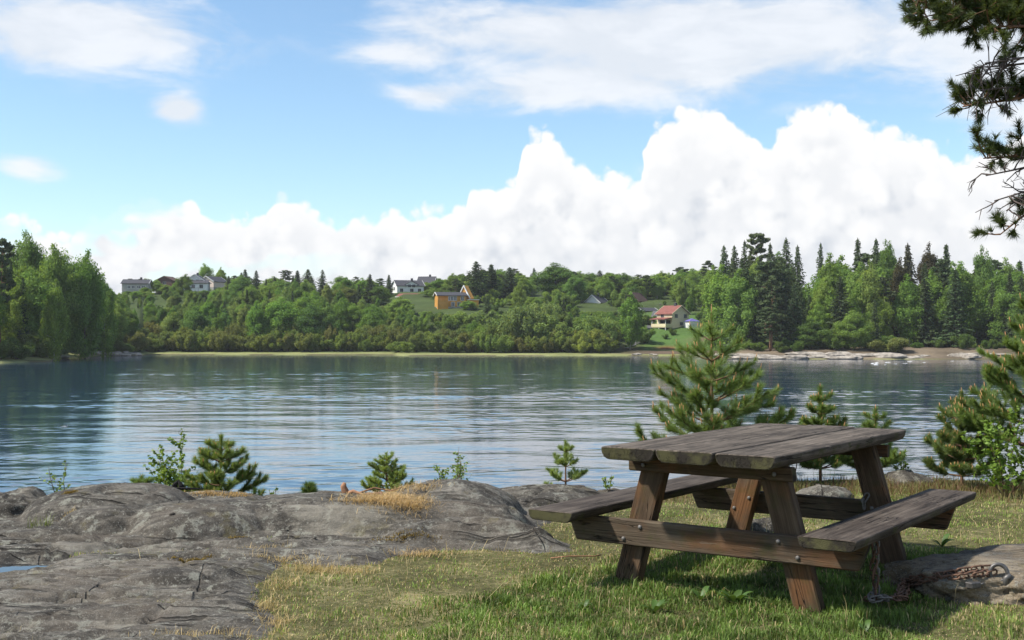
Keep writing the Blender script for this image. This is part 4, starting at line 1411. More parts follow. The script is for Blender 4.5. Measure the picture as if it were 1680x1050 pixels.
def make_broadleaf(seed, H=14.0, Wd=9.0, birch=False, n_leaf=5200, low=0.12):
    """crown of many overlapping leafy clumps round real limbs, unit: metres, base at the origin"""
    rng = np.random.default_rng(seed)
    mb = MB()
    lean = rng.normal(0, 0.02, 2)
    tp = [(lean[0] * H * t + 0.15 * math.sin(t * 5 + seed), lean[1] * H * t + 0.12 * math.cos(t * 4 + seed), H * t) for t in np.linspace(0, 0.93, 9)]
    r0 = 0.011 * H
    mb.tube(tp, [r0 * (1 - 0.9 * t) + 0.02 for t in np.linspace(0, 1, 9)], 7)
    clumps = []
    nl = 40 if birch else 38
    for i in range(nl):
        t = low + (0.97 - low) * ((i + 0.5) / nl) ** 0.9
        az = i * 2.399 + rng.normal(0, 0.4)
        prof = (math.sin(PI * min(1, ((t - low) / (1 - low)) ** (0.75 if birch else 0.8) * 0.93 + 0.05)) ** (0.7 if birch else 0.62))
        ln = Wd * 0.5 * prof * rng.uniform(0.55, 1.12)
        up = rng.uniform(0.35, 0.75) if birch else rng.uniform(0.15, 0.6)
        b0 = Vector(tp[min(8, int(t * 0.9 * 8))])
        b0.z = t * H * 0.86
        end = b0 + Vector((math.cos(az) * ln, math.sin(az) * ln, ln * up))
        mid = b0.lerp(end, 0.5) + Vector((0, 0, -0.08 * ln))
        mb.tube([b0, mid, end], [r0 * 0.35 * (1 - t * .6), r0 * 0.22, 0.015], 4)
        for q in (0.45, 0.75, 1.0):
            c = b0.lerp(end, q)
            clumps.append((c.x, c.y, c.z, (0.6 + 0.55 * q) * Wd * 0.120 * rng.uniform(0.6, 1.35)))
    for q in range(5):
        clumps.append((tp[-1][0] + rng.normal(0, Wd * .05), tp[-1][1] + rng.normal(0, Wd * .05), H * (0.88 + 0.025 * q), Wd * 0.07))
    cl = np.array(clumps)
    wgt = cl[:, 3] ** 2
    pick = rng.choice(len(cl), n_leaf, p=wgt / wgt.sum())
    d = rng.normal(size=(n_leaf, 3))
    d /= np.linalg.norm(d, axis=1)[:, None]
    rad = rng.uniform(0.10, 1.25, n_leaf) ** 0.55
    cen = cl[pick, :3] + d * (rad * cl[pick, 3])[:, None] * np.array([1.15, 1.15, 0.9])
    if birch:                                    # hanging sprays
        hang = rng.random(n_leaf) < 0.45
        cen[hang, 2] -= rng.exponential(0.055 * H, hang.sum()).clip(0, 0.14 * H)
        cen[:, 2] = np.maximum(cen[:, 2], 0.06 * H)
    axis = np.stack([cen[:, 0], cen[:, 1], (cen[:, 2] - 0.55 * H) * 0.6], -1) / (Wd * 0.5)
    v, f = leaf_faces(cen, 0.0155 * H if not birch else 0.0150 * H, rng, 0.35 if birch else 0.0, 1.5, d * 0.6 + axis * 0.5 + np.array([0, 0, 0.45]))
    return tree_proto(mb, v, f, rng, M_LEAF, M_BARKW if birch else M_BARKD, 'birch' if birch else 'broadleaf')


def make_spruce(seed, H=18.0, Wd=6.0, n_whorl=30, thin=1.0):
    rng = np.random.default_rng(seed)
    mb = MB()
    mb.tube([(0, 0, H * t) for t in np.linspace(0, 1, 8)], [0.016 * H * (1 - t) + 0.02 for t in np.linspace(0, 1, 8)], 7)
    cen, dirs, siz = [], [], []
    bent = rng.uniform(0.6, 1.2, 24)
    nbr = int(n_whorl * 9 * thin)
    for i in range(nbr):
        t = 0.05 + 0.945 * ((i + rng.random()) / nbr) ** 1.08
        az = i * 2.399 + rng.normal(0, 0.35)
        R0 = Wd * 0.5 * (1 - t) ** 0.80 + 0.10
        ln = R0 * rng.uniform(0.55, 1.15) * bent[int((az % 6.283) * 3.8) % 24]
        m_ = max(3, int(4 + 11 * ln / (Wd * 0.5)))
        drp = rng.uniform(0.20, 0.48)
        for q in np.linspace(0.12, 1.0, m_):
            sag = -drp * ln * q + 0.6 * drp * ln * q * q
            c = (math.cos(az) * ln * q, math.sin(az) * ln * q, t * H + sag)
            for rep in range(2):
                cen.append((c[0] + rng.normal(0, 0.10), c[1] + rng.normal(0, 0.10), c[2] - abs(rng.normal(0, 0.14))))
                a2 = az + (1 if rep else -1) * rng.uniform(0.2, 1.0)
                dirs.append((math.cos(a2), math.sin(a2), -rng.uniform(0.2, 1.1)))
                siz.append((0.34 + 0.36 * (1 - t)) * rng.uniform(0.7, 1.3) * H / 18 * 1.1)
        if i % 3 == 0 and t < 0.9:
            mb.tube([(0, 0, t * H), (math.cos(az) * ln * .9, math.sin(az) * ln * .9, t * H - 0.4 * drp * ln)], [0.035, 0.012], 3, False)
    for q in range(14):                           # leader
        cen.append((rng.normal(0, .03), rng.normal(0, .03), H * (1.0 - 0.004 * q))); dirs.append((rng.normal(0, .4), rng.normal(0, .4), 1.0)); siz.append(0.35 * H / 18)
    cen, d, s = np.array(cen), np.array(dirs), np.array(siz)
    d /= np.linalg.norm(d, axis=1)[:, None]
    e = np.cross(d, rng.normal(size=d.shape))
    e /= np.linalg.norm(e, axis=1)[:, None]
    a, b = d * s[:, None] * 0.75, e * s[:, None] * 0.24
    v = np.stack([cen - a * 0.2, cen + a * 0.3 + b, cen + a, cen + a * 0.3 - b], 1).reshape(-1, 3)
    f = np.arange(len(cen) * 4).reshape(-1, 4)
    return tree_proto(mb, v, f, rng, M_NEEDLEF, M_BARKD, 'spruce')


def make_pine(seed, H=18.0, Wd=6.5, low=0.45):
    rng = np.random.default_rng(seed)
    mb = MB()
    tp = [(0.25 * math.sin(t * 4 + seed), 0.2 * math.cos(t * 3 + seed), H * t) for t in np.linspace(0, 0.97, 9)]
    mb.tube(tp, [0.013 * H * (1 - .85 * t) for t in np.linspace(0, 1, 9)], 7)
    cl = []
    for i in range(30):
        t = low + (0.98 - low) * i / 29
        az = i * 2.4 + rng.normal(0, .3)
        ln = Wd * 0.5 * (math.sin(PI * min(1, (t - low) / (1 - low) * .8 + .18)) ** .7) * rng.uniform(.5, 1.15)
        b0 = Vector((tp[int(t * 8)][0], tp[int(t * 8)][1], t * H))
        end = b0 + Vector((math.cos(az) * ln, math.sin(az) * ln, ln * rng.uniform(.05, .45)))
        mb.tube([b0, b0.lerp(end, .5) - Vector((0, 0, .05 * ln)), end], [.06, .04, .015], 4, False)
        for q in (.55, .8, 1.0):
            c = b0.lerp(end, q)
            cl.append((c.x, c.y, c.z + .1, Wd * .095 * rng.uniform(.7, 1.25)))
    for i in range(6):                            # dead stubs below the crown
        t = low * rng.uniform(.4, 1)
        az = rng.uniform(0, 6.28)
        mb.tube([(0, 0, t * H), (math.cos(az) * .9, math.sin(az) * .9, t * H - .1)], [.03, .008], 3, False)
    cl = np.array(cl)
    n = 7000
    pick = rng.integers(0, len(cl), n)
    d = rng.normal(size=(n, 3))
    d /= np.linalg.norm(d, axis=1)[:, None]
    cen = cl[pick, :3] + d * (rng.uniform(.2, 1, n) ** .5 * cl[pick, 3])[:, None] * np.array([1.2, 1.2, .6])
    v, f = leaf_faces(cen, 0.016 * H, rng, 0.0, 2.2, d * 0.5 + np.array([0, 0, 0.6]))
    return tree_proto(mb, v, f, rng, M_NEEDLEF, M_BARKP, 'pine')


def make_shrub(seed, H=4.0, Wd=5.0, n_leaf=9000):
    rng = np.random.default_rng(seed)
    mb = MB()
    cl = []
    for i in range(13):
        az = i * 2.4 + rng.normal(0, .3)
        ln = Wd * .5 * rng.uniform(.25, 1.0)
        hh = H * rng.uniform(.55, 1.0) * (1 - .35 * (ln / (Wd * .5)) ** 2)
        end = (math.cos(az) * ln, math.sin(az) * ln, hh)
        mid = (end[0] * .45, end[1] * .45, hh * .62)
        mb.tube([(math.cos(az) * .1, math.sin(az) * .1, 0), mid, end], [.05, .03, .01], 4, False)
        for q in (.35, .6, .85, 1.0):
            cl.append((end[0] * q, end[1] * q, hh * (q ** .75) * .97, Wd * .12 * rng.uniform(.7, 1.3)))
    cl = np.array(cl)
    pick = rng.integers(0, len(cl), n_leaf)
    d = rng.normal(size=(n_leaf, 3))
    d /= np.linalg.norm(d, axis=1)[:, None]
    cen = cl[pick, :3] + d * (rng.uniform(.2, 1, n_leaf) ** .5 * cl[pick, 3])[:, None]
    cen[:, 2] = np.maximum(cen[:, 2], 0.05)
    v, f = leaf_faces(cen, 0.040 * H, rng, 0.0, 1.7, d * 0.6 + np.array([0, 0, 0.5]))
    return tree_proto(mb, v, f, rng, M_LEAF, M_BARKD, 'shrub')


PROTO = {
    'birch': [make_broadleaf(100 + i, 16, 6.4, True, 20000, 0.14) for i in range(4)],
    'broadleaf': [make_broadleaf(200 + i, 14, 8.6, False, 24000, 0.08) for i in range(4)],
    'spruce': [make_spruce(300 + i, 18, (5.0, 6.2, 7.2, 5.6)[i], (34, 30, 32, 26)[i], (1, 1.1, 1, .8)[i]) for i in range(4)],
    'pine': [make_pine(400 + i, 18, (7.0, 6.0, 6.5)[i], (.45, .3, .15)[i]) for i in range(3)],
    'shrub': [make_shrub(500 + i, 4.0, (5.0, 6.0, 4.4, 5.4)[i]) for i in range(4)],
}
PH = {'birch': 16, 'broadleaf': 14, 'spruce': 18, 'pine': 18, 'shrub': 4}
PW = {'birch': 6.4, 'broadleaf': 8.6, 'spruce': 6.0, 'pine': 6.5, 'shrub': 5.2}
FCOL = {'birch': [(0.167, 0.268, 0.060), (0.144, 0.242, 0.055), (0.184, 0.278, 0.075)],
        'broadleaf': [(0.131, 0.227, 0.055), (0.153, 0.247, 0.060), (0.113, 0.196, 0.055)],
        'spruce': [(0.052, 0.082, 0.040), (0.059, 0.091, 0.040), (0.065, 0.101, 0.042)],
        'pine': [(0.077, 0.111, 0.052), (0.086, 0.124, 0.058)],
        'shrub': [(0.167, 0.232, 0.070), (0.184, 0.232, 0.085), (0.144, 0.216, 0.065), (0.194, 0.218, 0.095)]}
# words for the tone and the place of a tree, for its label
ZONES = [(-300, 'near the left edge'), (30, 'in the middle of the left wood'), (110, 'at the right end of the left wood'), (190, 'below the long low grey house'), (255, 'below the brown gabled house'),
         (300, 'below the broad white gable house'), (365, 'below the two dark hill spruces'), (440, 'left of the skyline spruce pair'), (515, 'right of the skyline spruce pair'), (590, 'left of the white villa'),
         (640, 'below the carport'), (692, 'left of the orange house'), (722, 'below the orange house'), (772, 'below the three tall dark spruces'), (850, 'below the big round tree'), (935, 'near the small white house'),
         (1000, 'near the hanging birch by the road'), (1070, 'around the yellow house'), (1140, 'right of the white pavilion'), (1180, 'in the tall spruce group'), (1312, 'at the gap in the right wood'),
         (1360, 'near the large birch right of the gap'), (1440, 'in the middle of the right wood'), (1510, 'right of the pointed brownish spruce'), (1590, 'at the right end of the far shore')]
def zone(px):
    z = ZONES[0][1]
    for x, t in ZONES:
        if px >= x:
            z = t
    return z
def tone(c):
    g = c[1]
    if g < 0.13: return 'dark green'
    if c[0] / g > 0.78: return 'olive'
    if g > 0.235: return 'light yellow-green'
    return 'fresh green' if g > 0.195 else 'mid green'
TREE_NAME = {'birch': 'birch_tree', 'broadleaf': 'leafy_tree', 'spruce': 'spruce_tree', 'pine': 'pine_tree', 'shrub': 'willow_shrub'}
TREE_CAT = {'birch': 'tree', 'broadleaf': 'tree', 'spruce': 'tree', 'pine': 'tree', 'shrub': 'shrub'}
tr = random.Random(5)

def far_tree(kind, px, d, height, label, group, width=None, var=None, col=None):
    q = far_point(px, d)
    k = height / PH[kind]
    wk = (width / PW[kind]) if width else k * (tr.uniform(0.85, 1.15) if kind == 'birch' else tr.uniform(0.95, 1.3))
    i = var if var is not None else tr.randrange(len(PROTO[kind]))
    tm, cmsh = PROTO[kind][i]
    r = empty('slope_bush' if group == 'bushes on the open slope' else TREE_NAME[kind], (q.x, q.y, q.z - 0.15), tr.uniform(0, 6.28))
    r.scale = (wk, wk, k)
    cc = col or tr.choice(FCOL[kind])
    if group and label[0] == '*':                # one of many: tone, size and place tell it apart as far as the photo does
        sz = 'low' if k < 0.45 else 'tall' if k > 1.0 else 'middling'
        label = '%s %s %s %s' % (sz, tone(cc), label[1:], zone(px))
    tag(r, label, TREE_CAT[kind], group)
    o = link('trunk', tm, None, r)
    c = link('crown', cmsh, None, r)
    v = tr.uniform(0.90, 1.25) * (1.12 if kind in ('birch', 'broadleaf', 'shrub') else 1.0)
    c.color = (cc[0] * v * tr.uniform(.95, 1.14), cc[1] * v, cc[2] * v, 1)
    return r

def top_height(px, py_top, d):
    """height a tree at this spot needs for its top to reach a photo row"""
    q = far_point(px, d)
    return at_depth(px, py_top, d).z - q.z

def clear_height(px, d, h, half_px):
    """limit the height of a tree so that it leaves the houses behind it in view"""
    for (x0, x1, yb, hd) in HOUSE_BOX:
        if d < hd and px + half_px > x0 and px - half_px < x1:
            h = min(h, top_height(px, yb - 1, d))
    return h

def put_tree(kind, px, top, d, label, group=None, wpx=None, var=None, col=None, limit=True, grp_free=False):
    h = top_height(px, top, d)
    w = wpx * d / FPX if wpx else None
    half = (wpx / 2 if wpx else (PW[kind] / PH[kind] * h * FPX / d) / 2)
    if limit:
        h2 = clear_height(px, d, h, half * 0.8)
        if h2 < 1.2:
            return None
        if h2 < h and w:
            w = max(w * (h2 / h) ** 0.5, 1.0)
        h = h2
    if h < 1.2:
        return None
    return far_tree(kind, px, d, h, label, group, w, var, col)

# ---- trees one can single out (kind, column, top row, distance, width in px, label)
G_H = 'trees on the hill across the river'
NOTABLE = [
    ('broadleaf', 45, 379, 262, 62, 'tallest leafy tree at the left end of the far woods'),
    ('broadleaf', 92, 400, 258, 66, 'rounded leafy tree second in the left wood'),
    ('broadleaf', 140, 410, 262, 56, 'leafy tree ending the tall left wood towards the houses'),
    ('birch', 172, 446, 290, 34, 'lower birch at the right end of the left wood'),
    ('birch', 88, 455, 236, 34, 'birch with pale leaning trunk at the front of the left wood'),
    ('pine', 2, 392, 232, 34, 'dark drooping tree cut by the left edge of the picture'),
    ('spruce', 18, 425, 250, 20, 'thin dark spruce at the left edge of the far woods'),
    ('broadleaf', 302, 449, 436, 26, 'dark green tree left of the broad white gable house'),
    ('broadleaf', 272, 466, 452, 20, 'small tree in front of the brown gabled house'),
    ('birch', 238, 470, 440, 18, 'small pointed tree before the right half of the long grey house'),
    ('broadleaf', 256, 458, 462, 18, 'round tree between the long grey house and the brown house'),
    ('birch', 290, 461, 448, 18, 'slim tree right of the brown gabled house'),
    ('shrub', 330, 477, 446, 30, 'garden bush below the windows of the broad white house'),
    ('birch', 700, 462, 462, 26, 'light tree between the white villa and the dark-roofed house'),
    ('broadleaf', 722, 456, 430, 30, 'light green tree behind the left end of the orange house'),
    ('broadleaf', 768, 492, 378, 26, 'bush at the right corner of the orange house'),
    ('broadleaf', 1004, 492, 392, 14, 'pale tree right of the small white house'),
    ('broadleaf', 692, 500, 398, 40, 'rounded tree between the carport and the orange house'),
    ('birch', 714, 508, 374, 26, 'light green small tree at the left corner of the orange house'),
    ('broadleaf', 918, 498, 388, 44, 'broad tree below the big round skyline tree'),
    ('broadleaf', 1001, 514, 378, 40, 'bushy tree below the small white house'),
    ('broadleaf', 1022, 494, 400, 34, 'tree behind the hanging birch by the road'),
    ('birch', 1150, 462, 380, 30, 'birch behind the white pavilion'),
    ('broadleaf', 1120, 470, 400, 40, 'leafy tree right behind the yellow house'),
    ('broadleaf', 860, 486, 392, 56, 'broad tree above the willow mound'),
    ('broadleaf', 337, 432, 500, 24, 'tree rising behind the white gable house on the left hill'),
    ('birch', 363, 437, 500, 16, 'slim tree right of the pink house on the left hill'),
    ('spruce', 402, 441, 452, 22, 'dark spruce right of the left hill houses'),
    ('spruce', 420, 443, 450, 20, 'dark spruce second in the row right of the left hill houses'),
    ('pine', 468, 443, 500, 20, 'round-topped pine on the skyline of the left hill'),
    ('spruce', 488, 443, 452, 22, 'dark pointed spruce in the skyline pair left of centre'),
    ('spruce', 505, 441, 450, 26, 'broader dark spruce in the skyline pair left of centre'),
    ('spruce', 529, 442, 446, 24, 'single dark spruce right of the skyline pair'),
    ('spruce', 607, 449, 410, 22, 'dark spruce left of the white villa halfway up the hill'),
    ('spruce', 638, 450, 440, 16, 'small dark spruce standing next to the white villa'),
    ('birch', 655, 486, 372, 34, 'round light green tree below the carport'),
    ('broadleaf', 570, 470, 400, 44, 'pale olive tree in the middle of the left hillside'),
    ('birch', 742, 447, 420, 24, 'birch behind the roof of the orange house'),
    ('spruce', 781, 428, 404, 42, 'tallest dark spruce right of the orange house'),
    ('spruce', 806, 433, 408, 36, 'dark spruce second right of the orange house'),
    ('spruce', 836, 438, 412, 36, 'dark spruce third right of the orange house'),
    ('spruce', 799, 484, 352, 17, 'narrow spruce standing alone on the lower slope'),
    ('broadleaf', 910, 431, 408, 62, 'big round leafy tree on the skyline at the centre'),
    ('broadleaf', 945, 450, 396, 36, 'leafy tree left of the small white house'),
    ('spruce', 876, 439, 480, 16, 'small spruce on the skyline left of the big round tree'),
    ('spruce', 984, 443, 470, 30, 'dark spruce group behind the small white house'),
    ('spruce', 1012, 449, 470, 30, 'dark spruce on the skyline right of the small white house'),
    ('birch', 1034, 477, 319, 34, 'tall hanging birch by the road left of the yellow house'),
    ('birch', 1083, 449, 430, 40, 'large birch behind the grey-white house'),
    ('spruce', 1137, 470, 372, 12, 'bright green young conifer behind the yellow house'),
    ('pine', 1118, 438, 430, 22, 'pine on the skyline above the yellow house'),
    ('pine', 1163, 428, 420, 30, 'pine left of the tall spruce group'),
    ('birch', 1168, 434, 372, 30, 'birch with white trunk left of the tall spruce group'),
    ('spruce', 1188, 402, 318, 30, 'tall dark spruce first in the tall group left of the gap'),
    ('spruce', 1205, 402, 322, 26, 'tall dark spruce second in the tall group'),
    ('spruce', 1222, 394, 326, 26, 'open-crowned spruce beside the tallest pine'),
    ('pine', 1243, 383, 330, 38, 'tallest pine with flat open crown above the right wood'),
    ('spruce', 1264, 398, 322, 24, 'thin spruce right of the tallest pine'),
    ('spruce', 1290, 390, 316, 34, 'tall layered spruce left of the gap in the right wood'),
    ('spruce', 1309, 402, 320, 22, 'thin spruce at the left side of the gap in the right wood'),
    ('spruce', 1225, 440, 284, 40, 'full dark spruce in front of the tall group near the shore'),
    ('pine', 1262, 505, 272, 34, 'small dense pine by the shore below the tall group'),
    ('spruce', 1347, 398, 322, 20, 'slim spruce at the right side of the gap in the right wood'),
    ('birch', 1365, 412, 292, 46, 'large birch right of the gap in the right wood'),
    ('spruce', 1378, 452, 280, 40, 'dark spruce in front of the large birch'),
    ('birch', 1425, 425, 284, 42, 'hanging birch at the middle of the right wood'),
    ('spruce', 1408, 390, 318, 30, 'tall spruce on the skyline of the right wood middle'),
    ('spruce', 1438, 391, 314, 26, 'dark tall spruce right of the middle skyline spruce'),
    ('broadleaf', 1455, 394, 318, 40, 'round leafy top on the skyline of the right wood'),
    ('spruce', 1490, 399, 300, 30, 'pointed brownish spruce in the right wood'),
    ('birch', 1478, 420, 286, 34, 'light green birch next to the pointed brownish spruce'),
    ('birch', 1527, 396, 306, 40, 'light birch on the skyline right of the pointed brownish spruce'),
    ('spruce', 1553, 400, 300, 30, 'dark spruce between light birches on the right'),
    ('broadleaf', 1612, 403, 300, 38, 'rounded birch top near the hanging pine branch'),
    ('spruce', 1518, 430, 280, 34, 'spruce with long dark skirt in the right wood'),
    ('spruce', 1568, 440, 278, 34, 'dark spruce by the right shore end'),
    ('broadleaf', 1402, 508, 270, 48, 'bright rounded tree at the front of the right wood'),
    ('shrub', 1465, 553, 266, 64, 'spreading yellow-green willow bush on the right shore'),
    ('broadleaf', 1330, 522, 274, 56, 'light green bushy tree by the right shore'),
]
for (kind, px, top, d, wpx, label) in NOTABLE:
    lim = False                                  # placed where the photo shows them
    col = None
    if 'pale olive' in label: col = (0.12, 0.16, 0.05)
    if 'brownish' in label: col = (0.058, 0.055, 0.028)
    if 'bright green young' in label: col = (0.085, 0.150, 0.022)
    put_tree(kind, px, top, d, label, None, wpx * ((1.8 if px > 1170 else 1.4) if kind == 'spruce' else 1.12), col=col, limit=lim)

# ---- the rest of the woods
def interp(px, pts):
    return float(np.interp(px, [p_[0] for p_ in pts], [p_[1] for p_ in pts]))

SKY_L = [(-60, 385), (0, 395), (40, 383), (100, 405), (155, 418), (185, 450), (200, 470)]
n = 0
while n < 60:                                    # left wood
    px = tr.uniform(-70, 196)
    d = tr.uniform(float(shore_d(px)) + 9, float(shore_d(px)) + 60)
    depth = (d - float(shore_d(px)) - 9) / 51
    top = interp(px, SKY_L) + (1 - depth) * tr.uniform(25, 95) + tr.uniform(5, 25)
    if px > 150 and d < 300: continue
    kind = tr.choice(['birch', 'birch', 'broadleaf', 'broadleaf', 'broadleaf', 'spruce'])
    lab = {'birch': '*birch inside the wood', 'broadleaf': '*leafy tree inside the wood', 'spruce': '*spruce inside the wood'}[kind]
    if put_tree(kind, px, top, d, lab, 'trees of the left wood'):
        n += 1
for i in range(26):                              # bushes at the foot of the left wood and on the point
    px = tr.uniform(-60, 232)
    d = float(shore_d(px)) + tr.uniform(5, 12)
    far_tree('shrub', px, d, tr.uniform(2.0, 5.0), '*bush at the water', 'bushes under the left wood', col=(0.109, 0.171, 0.053))

SKY_M = [(190, 455), (250, 456), (300, 455), (380, 448), (450, 450), (600, 450), (640, 462), (720, 458), (770, 446), (860, 442), (940, 446), (1000, 450), (1080, 446), (1140, 440)]
n = 0
while n < 240:                                    # skyline and upper slope
    px = tr.uniform(185, 1150) if n < 120 else tr.uniform(690, 1200)
    d = tr.uniform(405, 500)
    top = interp(px, SKY_M) + tr.uniform(-4, 16)
    kind = tr.choice(['birch', 'broadleaf', 'broadleaf', 'spruce', 'pine', 'birch'])
    lab = {'birch': '*birch on the hilltop', 'broadleaf': '*leafy tree on the hilltop', 'spruce': '*spruce on the hilltop', 'pine': '*pine on the hilltop'}[kind]
    if put_tree(kind, px, top, d, lab, 'trees on the hilltop skyline', {'birch': tr.uniform(22, 36), 'broadleaf': tr.uniform(28, 46), 'spruce': tr.uniform(16, 24), 'pine': tr.uniform(18, 28)}[kind]):
        n += 1
SLOPE = [(190, 482), (260, 482), (350, 474), (380, 458), (480, 456), (600, 462), (640, 500), (700, 512), (780, 512), (830, 492), (900, 490), (980, 505), (1010, 495), (1080, 500)]
n = 0
while n < 270:                                    # middle slope
    px = tr.uniform(188, 1012) if n < 170 else tr.uniform(188, 400) if n < 200 else tr.uniform(620, 1075)
    s = tr.uniform(18, 92) if n < 170 else tr.uniform(40, 125)
    d = float(shore_d(px)) + s
    top = interp(px, SLOPE) + max(0, 1 - s / 92) * tr.uniform(20, 62) + tr.uniform(-4, 14)
    kind = tr.choice(['broadleaf', 'birch', 'birch', 'birch', 'broadleaf', 'spruce' if tr.random() < .35 else 'birch'])
    if 690 < px < 1010 and kind != 'spruce':
        kind = 'broadleaf'
    lab = {'birch': '*birch on the slope', 'broadleaf': '*leafy tree on the slope', 'spruce': '*spruce on the slope'}[kind]
    if put_tree(kind, px, top, d, lab, 'trees of the slope', col=None if kind == 'spruce' else tr.choice([(0.137, 0.242, 0.054), (0.161, 0.268, 0.063), (0.122, 0.209, 0.060), (0.174, 0.242, 0.081)])):
        n += 1
n = 0
while n < 46:                                    # trees round the houses above the yellow house
    px = tr.uniform(1000, 1190) if n < 30 else tr.uniform(840, 1000)
    d = tr.uniform(362, 425)
    kind = tr.choice(['birch', 'birch', 'broadleaf', 'spruce'])
    if put_tree(kind, px, interp(px, SKY_M) + tr.uniform(12, 48), d, {'birch': '*birch on the upper slope', 'broadleaf': '*leafy tree on the upper slope', 'spruce': '*spruce on the upper slope'}[kind], 'trees of the upper slope'):
        n += 1
n = 0
while n < 230:                                   # bushes that cover the open slope below the houses
    px = tr.uniform(610, 1075) if n < 200 else tr.uniform(190, 400)
    s = tr.uniform(24, 150)
    d = float(shore_d(px)) + s
    hh = clear_height(px, d, tr.uniform(2.2, 5.5), 14)
    if hh < 0.6:
        continue
    n += 1
    far_tree('shrub', px, d, hh, '*bush on the open slope', 'bushes on the open slope', max(hh * 1.3, 3.5), col=tr.choice([(0.149, 0.236, 0.060), (0.124, 0.203, 0.054), (0.174, 0.248, 0.075), (0.105, 0.170, 0.054)]))
for i in range(20):                              # rounded willow mound in the middle
    px = tr.uniform(812, 1000)
    d = float(shore_d(px)) + tr.uniform(16, 42)
    top = 488 + abs(px - 880) * 0.22 + tr.uniform(0, 45)
    put_tree('shrub', px, top, d, '*rounded willow of the mound', 'willows of the mound', tr.uniform(50, 85), col=tr.choice([(0.151, 0.229, 0.075), (0.131, 0.207, 0.066), (0.167, 0.229, 0.087)]))
for i in range(120):                             # thicket along the water
    px = 214 + (1012 - 214) * (i + tr.random()) / 120
    row = i % 2
    d = float(shore_d(px)) + (10.5 if row == 0 else 16) + tr.uniform(0, 4)
    top = (551 if row == 0 else 541) + tr.uniform(-10, 9) - (4 if px < 600 else 0)
    c = tr.choice([(0.150, 0.205, 0.062), (0.165, 0.210, 0.072), (0.135, 0.200, 0.055), (0.175, 0.235, 0.065), (0.150, 0.175, 0.065)])
    put_tree('shrub', px, top, d, '*willow bush at the waterline', 'willow bushes along the far waterline', tr.uniform(24, 46), col=c, limit=False)
for i in range(14):
    px = tr.uniform(930, 1005)
    d = float(shore_d(px)) + tr.uniform(10, 22)
    put_tree('shrub', px, 545 + tr.uniform(-8, 12), d, 'yellow-green willow bush right of the willow mound', 'yellow-green willow bushes', tr.uniform(28, 50), col=(0.233, 0.295, 0.075), limit=False)
for i in range(9):                               # garden bushes near the yellow house
    px, d, hh = [(1103, 338, 2.0), (1060, 352, 3), (1072, 356, 2), (1092, 333, 1.6), (1048, 345, 4), (1152, 352, 3.5), (1165, 340, 4.5), (1172, 320, 3), (1010, 335, 4)][i]
    far_tree('shrub', px, d, hh, ['dark round bush in front of the yellow house gable', 'bush beside the road left of the yellow house', 'small bush under the balcony of the yellow house',
             'small bush on the bank below the yellow house', 'tall bush at the foot of the hanging birch', 'bush right of the white pavilion', 'taller bush on the bank right of the pavilion',
             'bush on the bank left of the tall spruce group', 'bush where the road meets the willows'][i], 'garden bushes near the yellow house', col=(0.117, 0.188, 0.055))

SKY_R = [(1140, 440), (1180, 412), (1220, 402), (1300, 405), (1318, 452), (1334, 446), (1350, 412), (1400, 398), (1480, 402), (1540, 402), (1600, 408), (1700, 412), (1800, 410)]
n = 0
while n < 105:                                    # right wood
    px = tr.uniform(1150, 1790)
    s = tr.uniform(17, 78)
    d = 256 + s
    if 1150 < px < 1185 and d < 330: continue
    depth = (s - 17) / 61
    top = interp(px, SKY_R) + (1 - depth) * tr.uniform(20, 85) + tr.uniform(3, 18)
    kind = tr.choice(['spruce', 'spruce', 'spruce', 'birch', 'birch', 'broadleaf', 'pine'] if px > 1330 else ['spruce', 'spruce', 'pine', 'spruce', 'birch'])
    lab = {'birch': '*birch inside the wood', 'broadleaf': '*leafy tree inside the wood', 'spruce': '*spruce inside the wood', 'pine': '*pine inside the wood'}[kind]
    if put_tree(kind, px, top, d, lab, 'trees of the right wood'):
        n += 1
for i in range(34):
    px = tr.uniform(1195, 1760)
    d = 256 + tr.uniform(13, 20)
    far_tree('shrub', px, d, tr.uniform(1.2, 4.0), '*bush by the shore', 'bushes at the edge of the right wood', col=tr.choice([(0.099, 0.170, 0.045), (0.124, 0.183, 0.053)]))

# ================================================================ PLANTS ON THE NEAR BANK
M_NEEDLE = foliage_mat('pine_needles', 0.36, 0.5, 0.3, True, var=0.40)
M_TWIG = plain('pine_twig_bark', (0.15, 0.085, 0.05), 0.9, var=0.35, scale=30.0)
M_CANDLE = plain('pine_candle', (0.50, 0.26, 0.11), 0.7, var=0.25, scale=60.0)
M_BIRCHLEAF = foliage_mat('birch_leaves', 0.42, 0.5, 0.3, True, var=0.30)
M_STEM = plain('sapling_stem', (0.12, 0.075, 0.05), 0.85, var=0.3, scale=30.0)
M_DEAD = plain('dead_twig', (0.095, 0.075, 0.065), 0.9, var=0.35, scale=30.0)


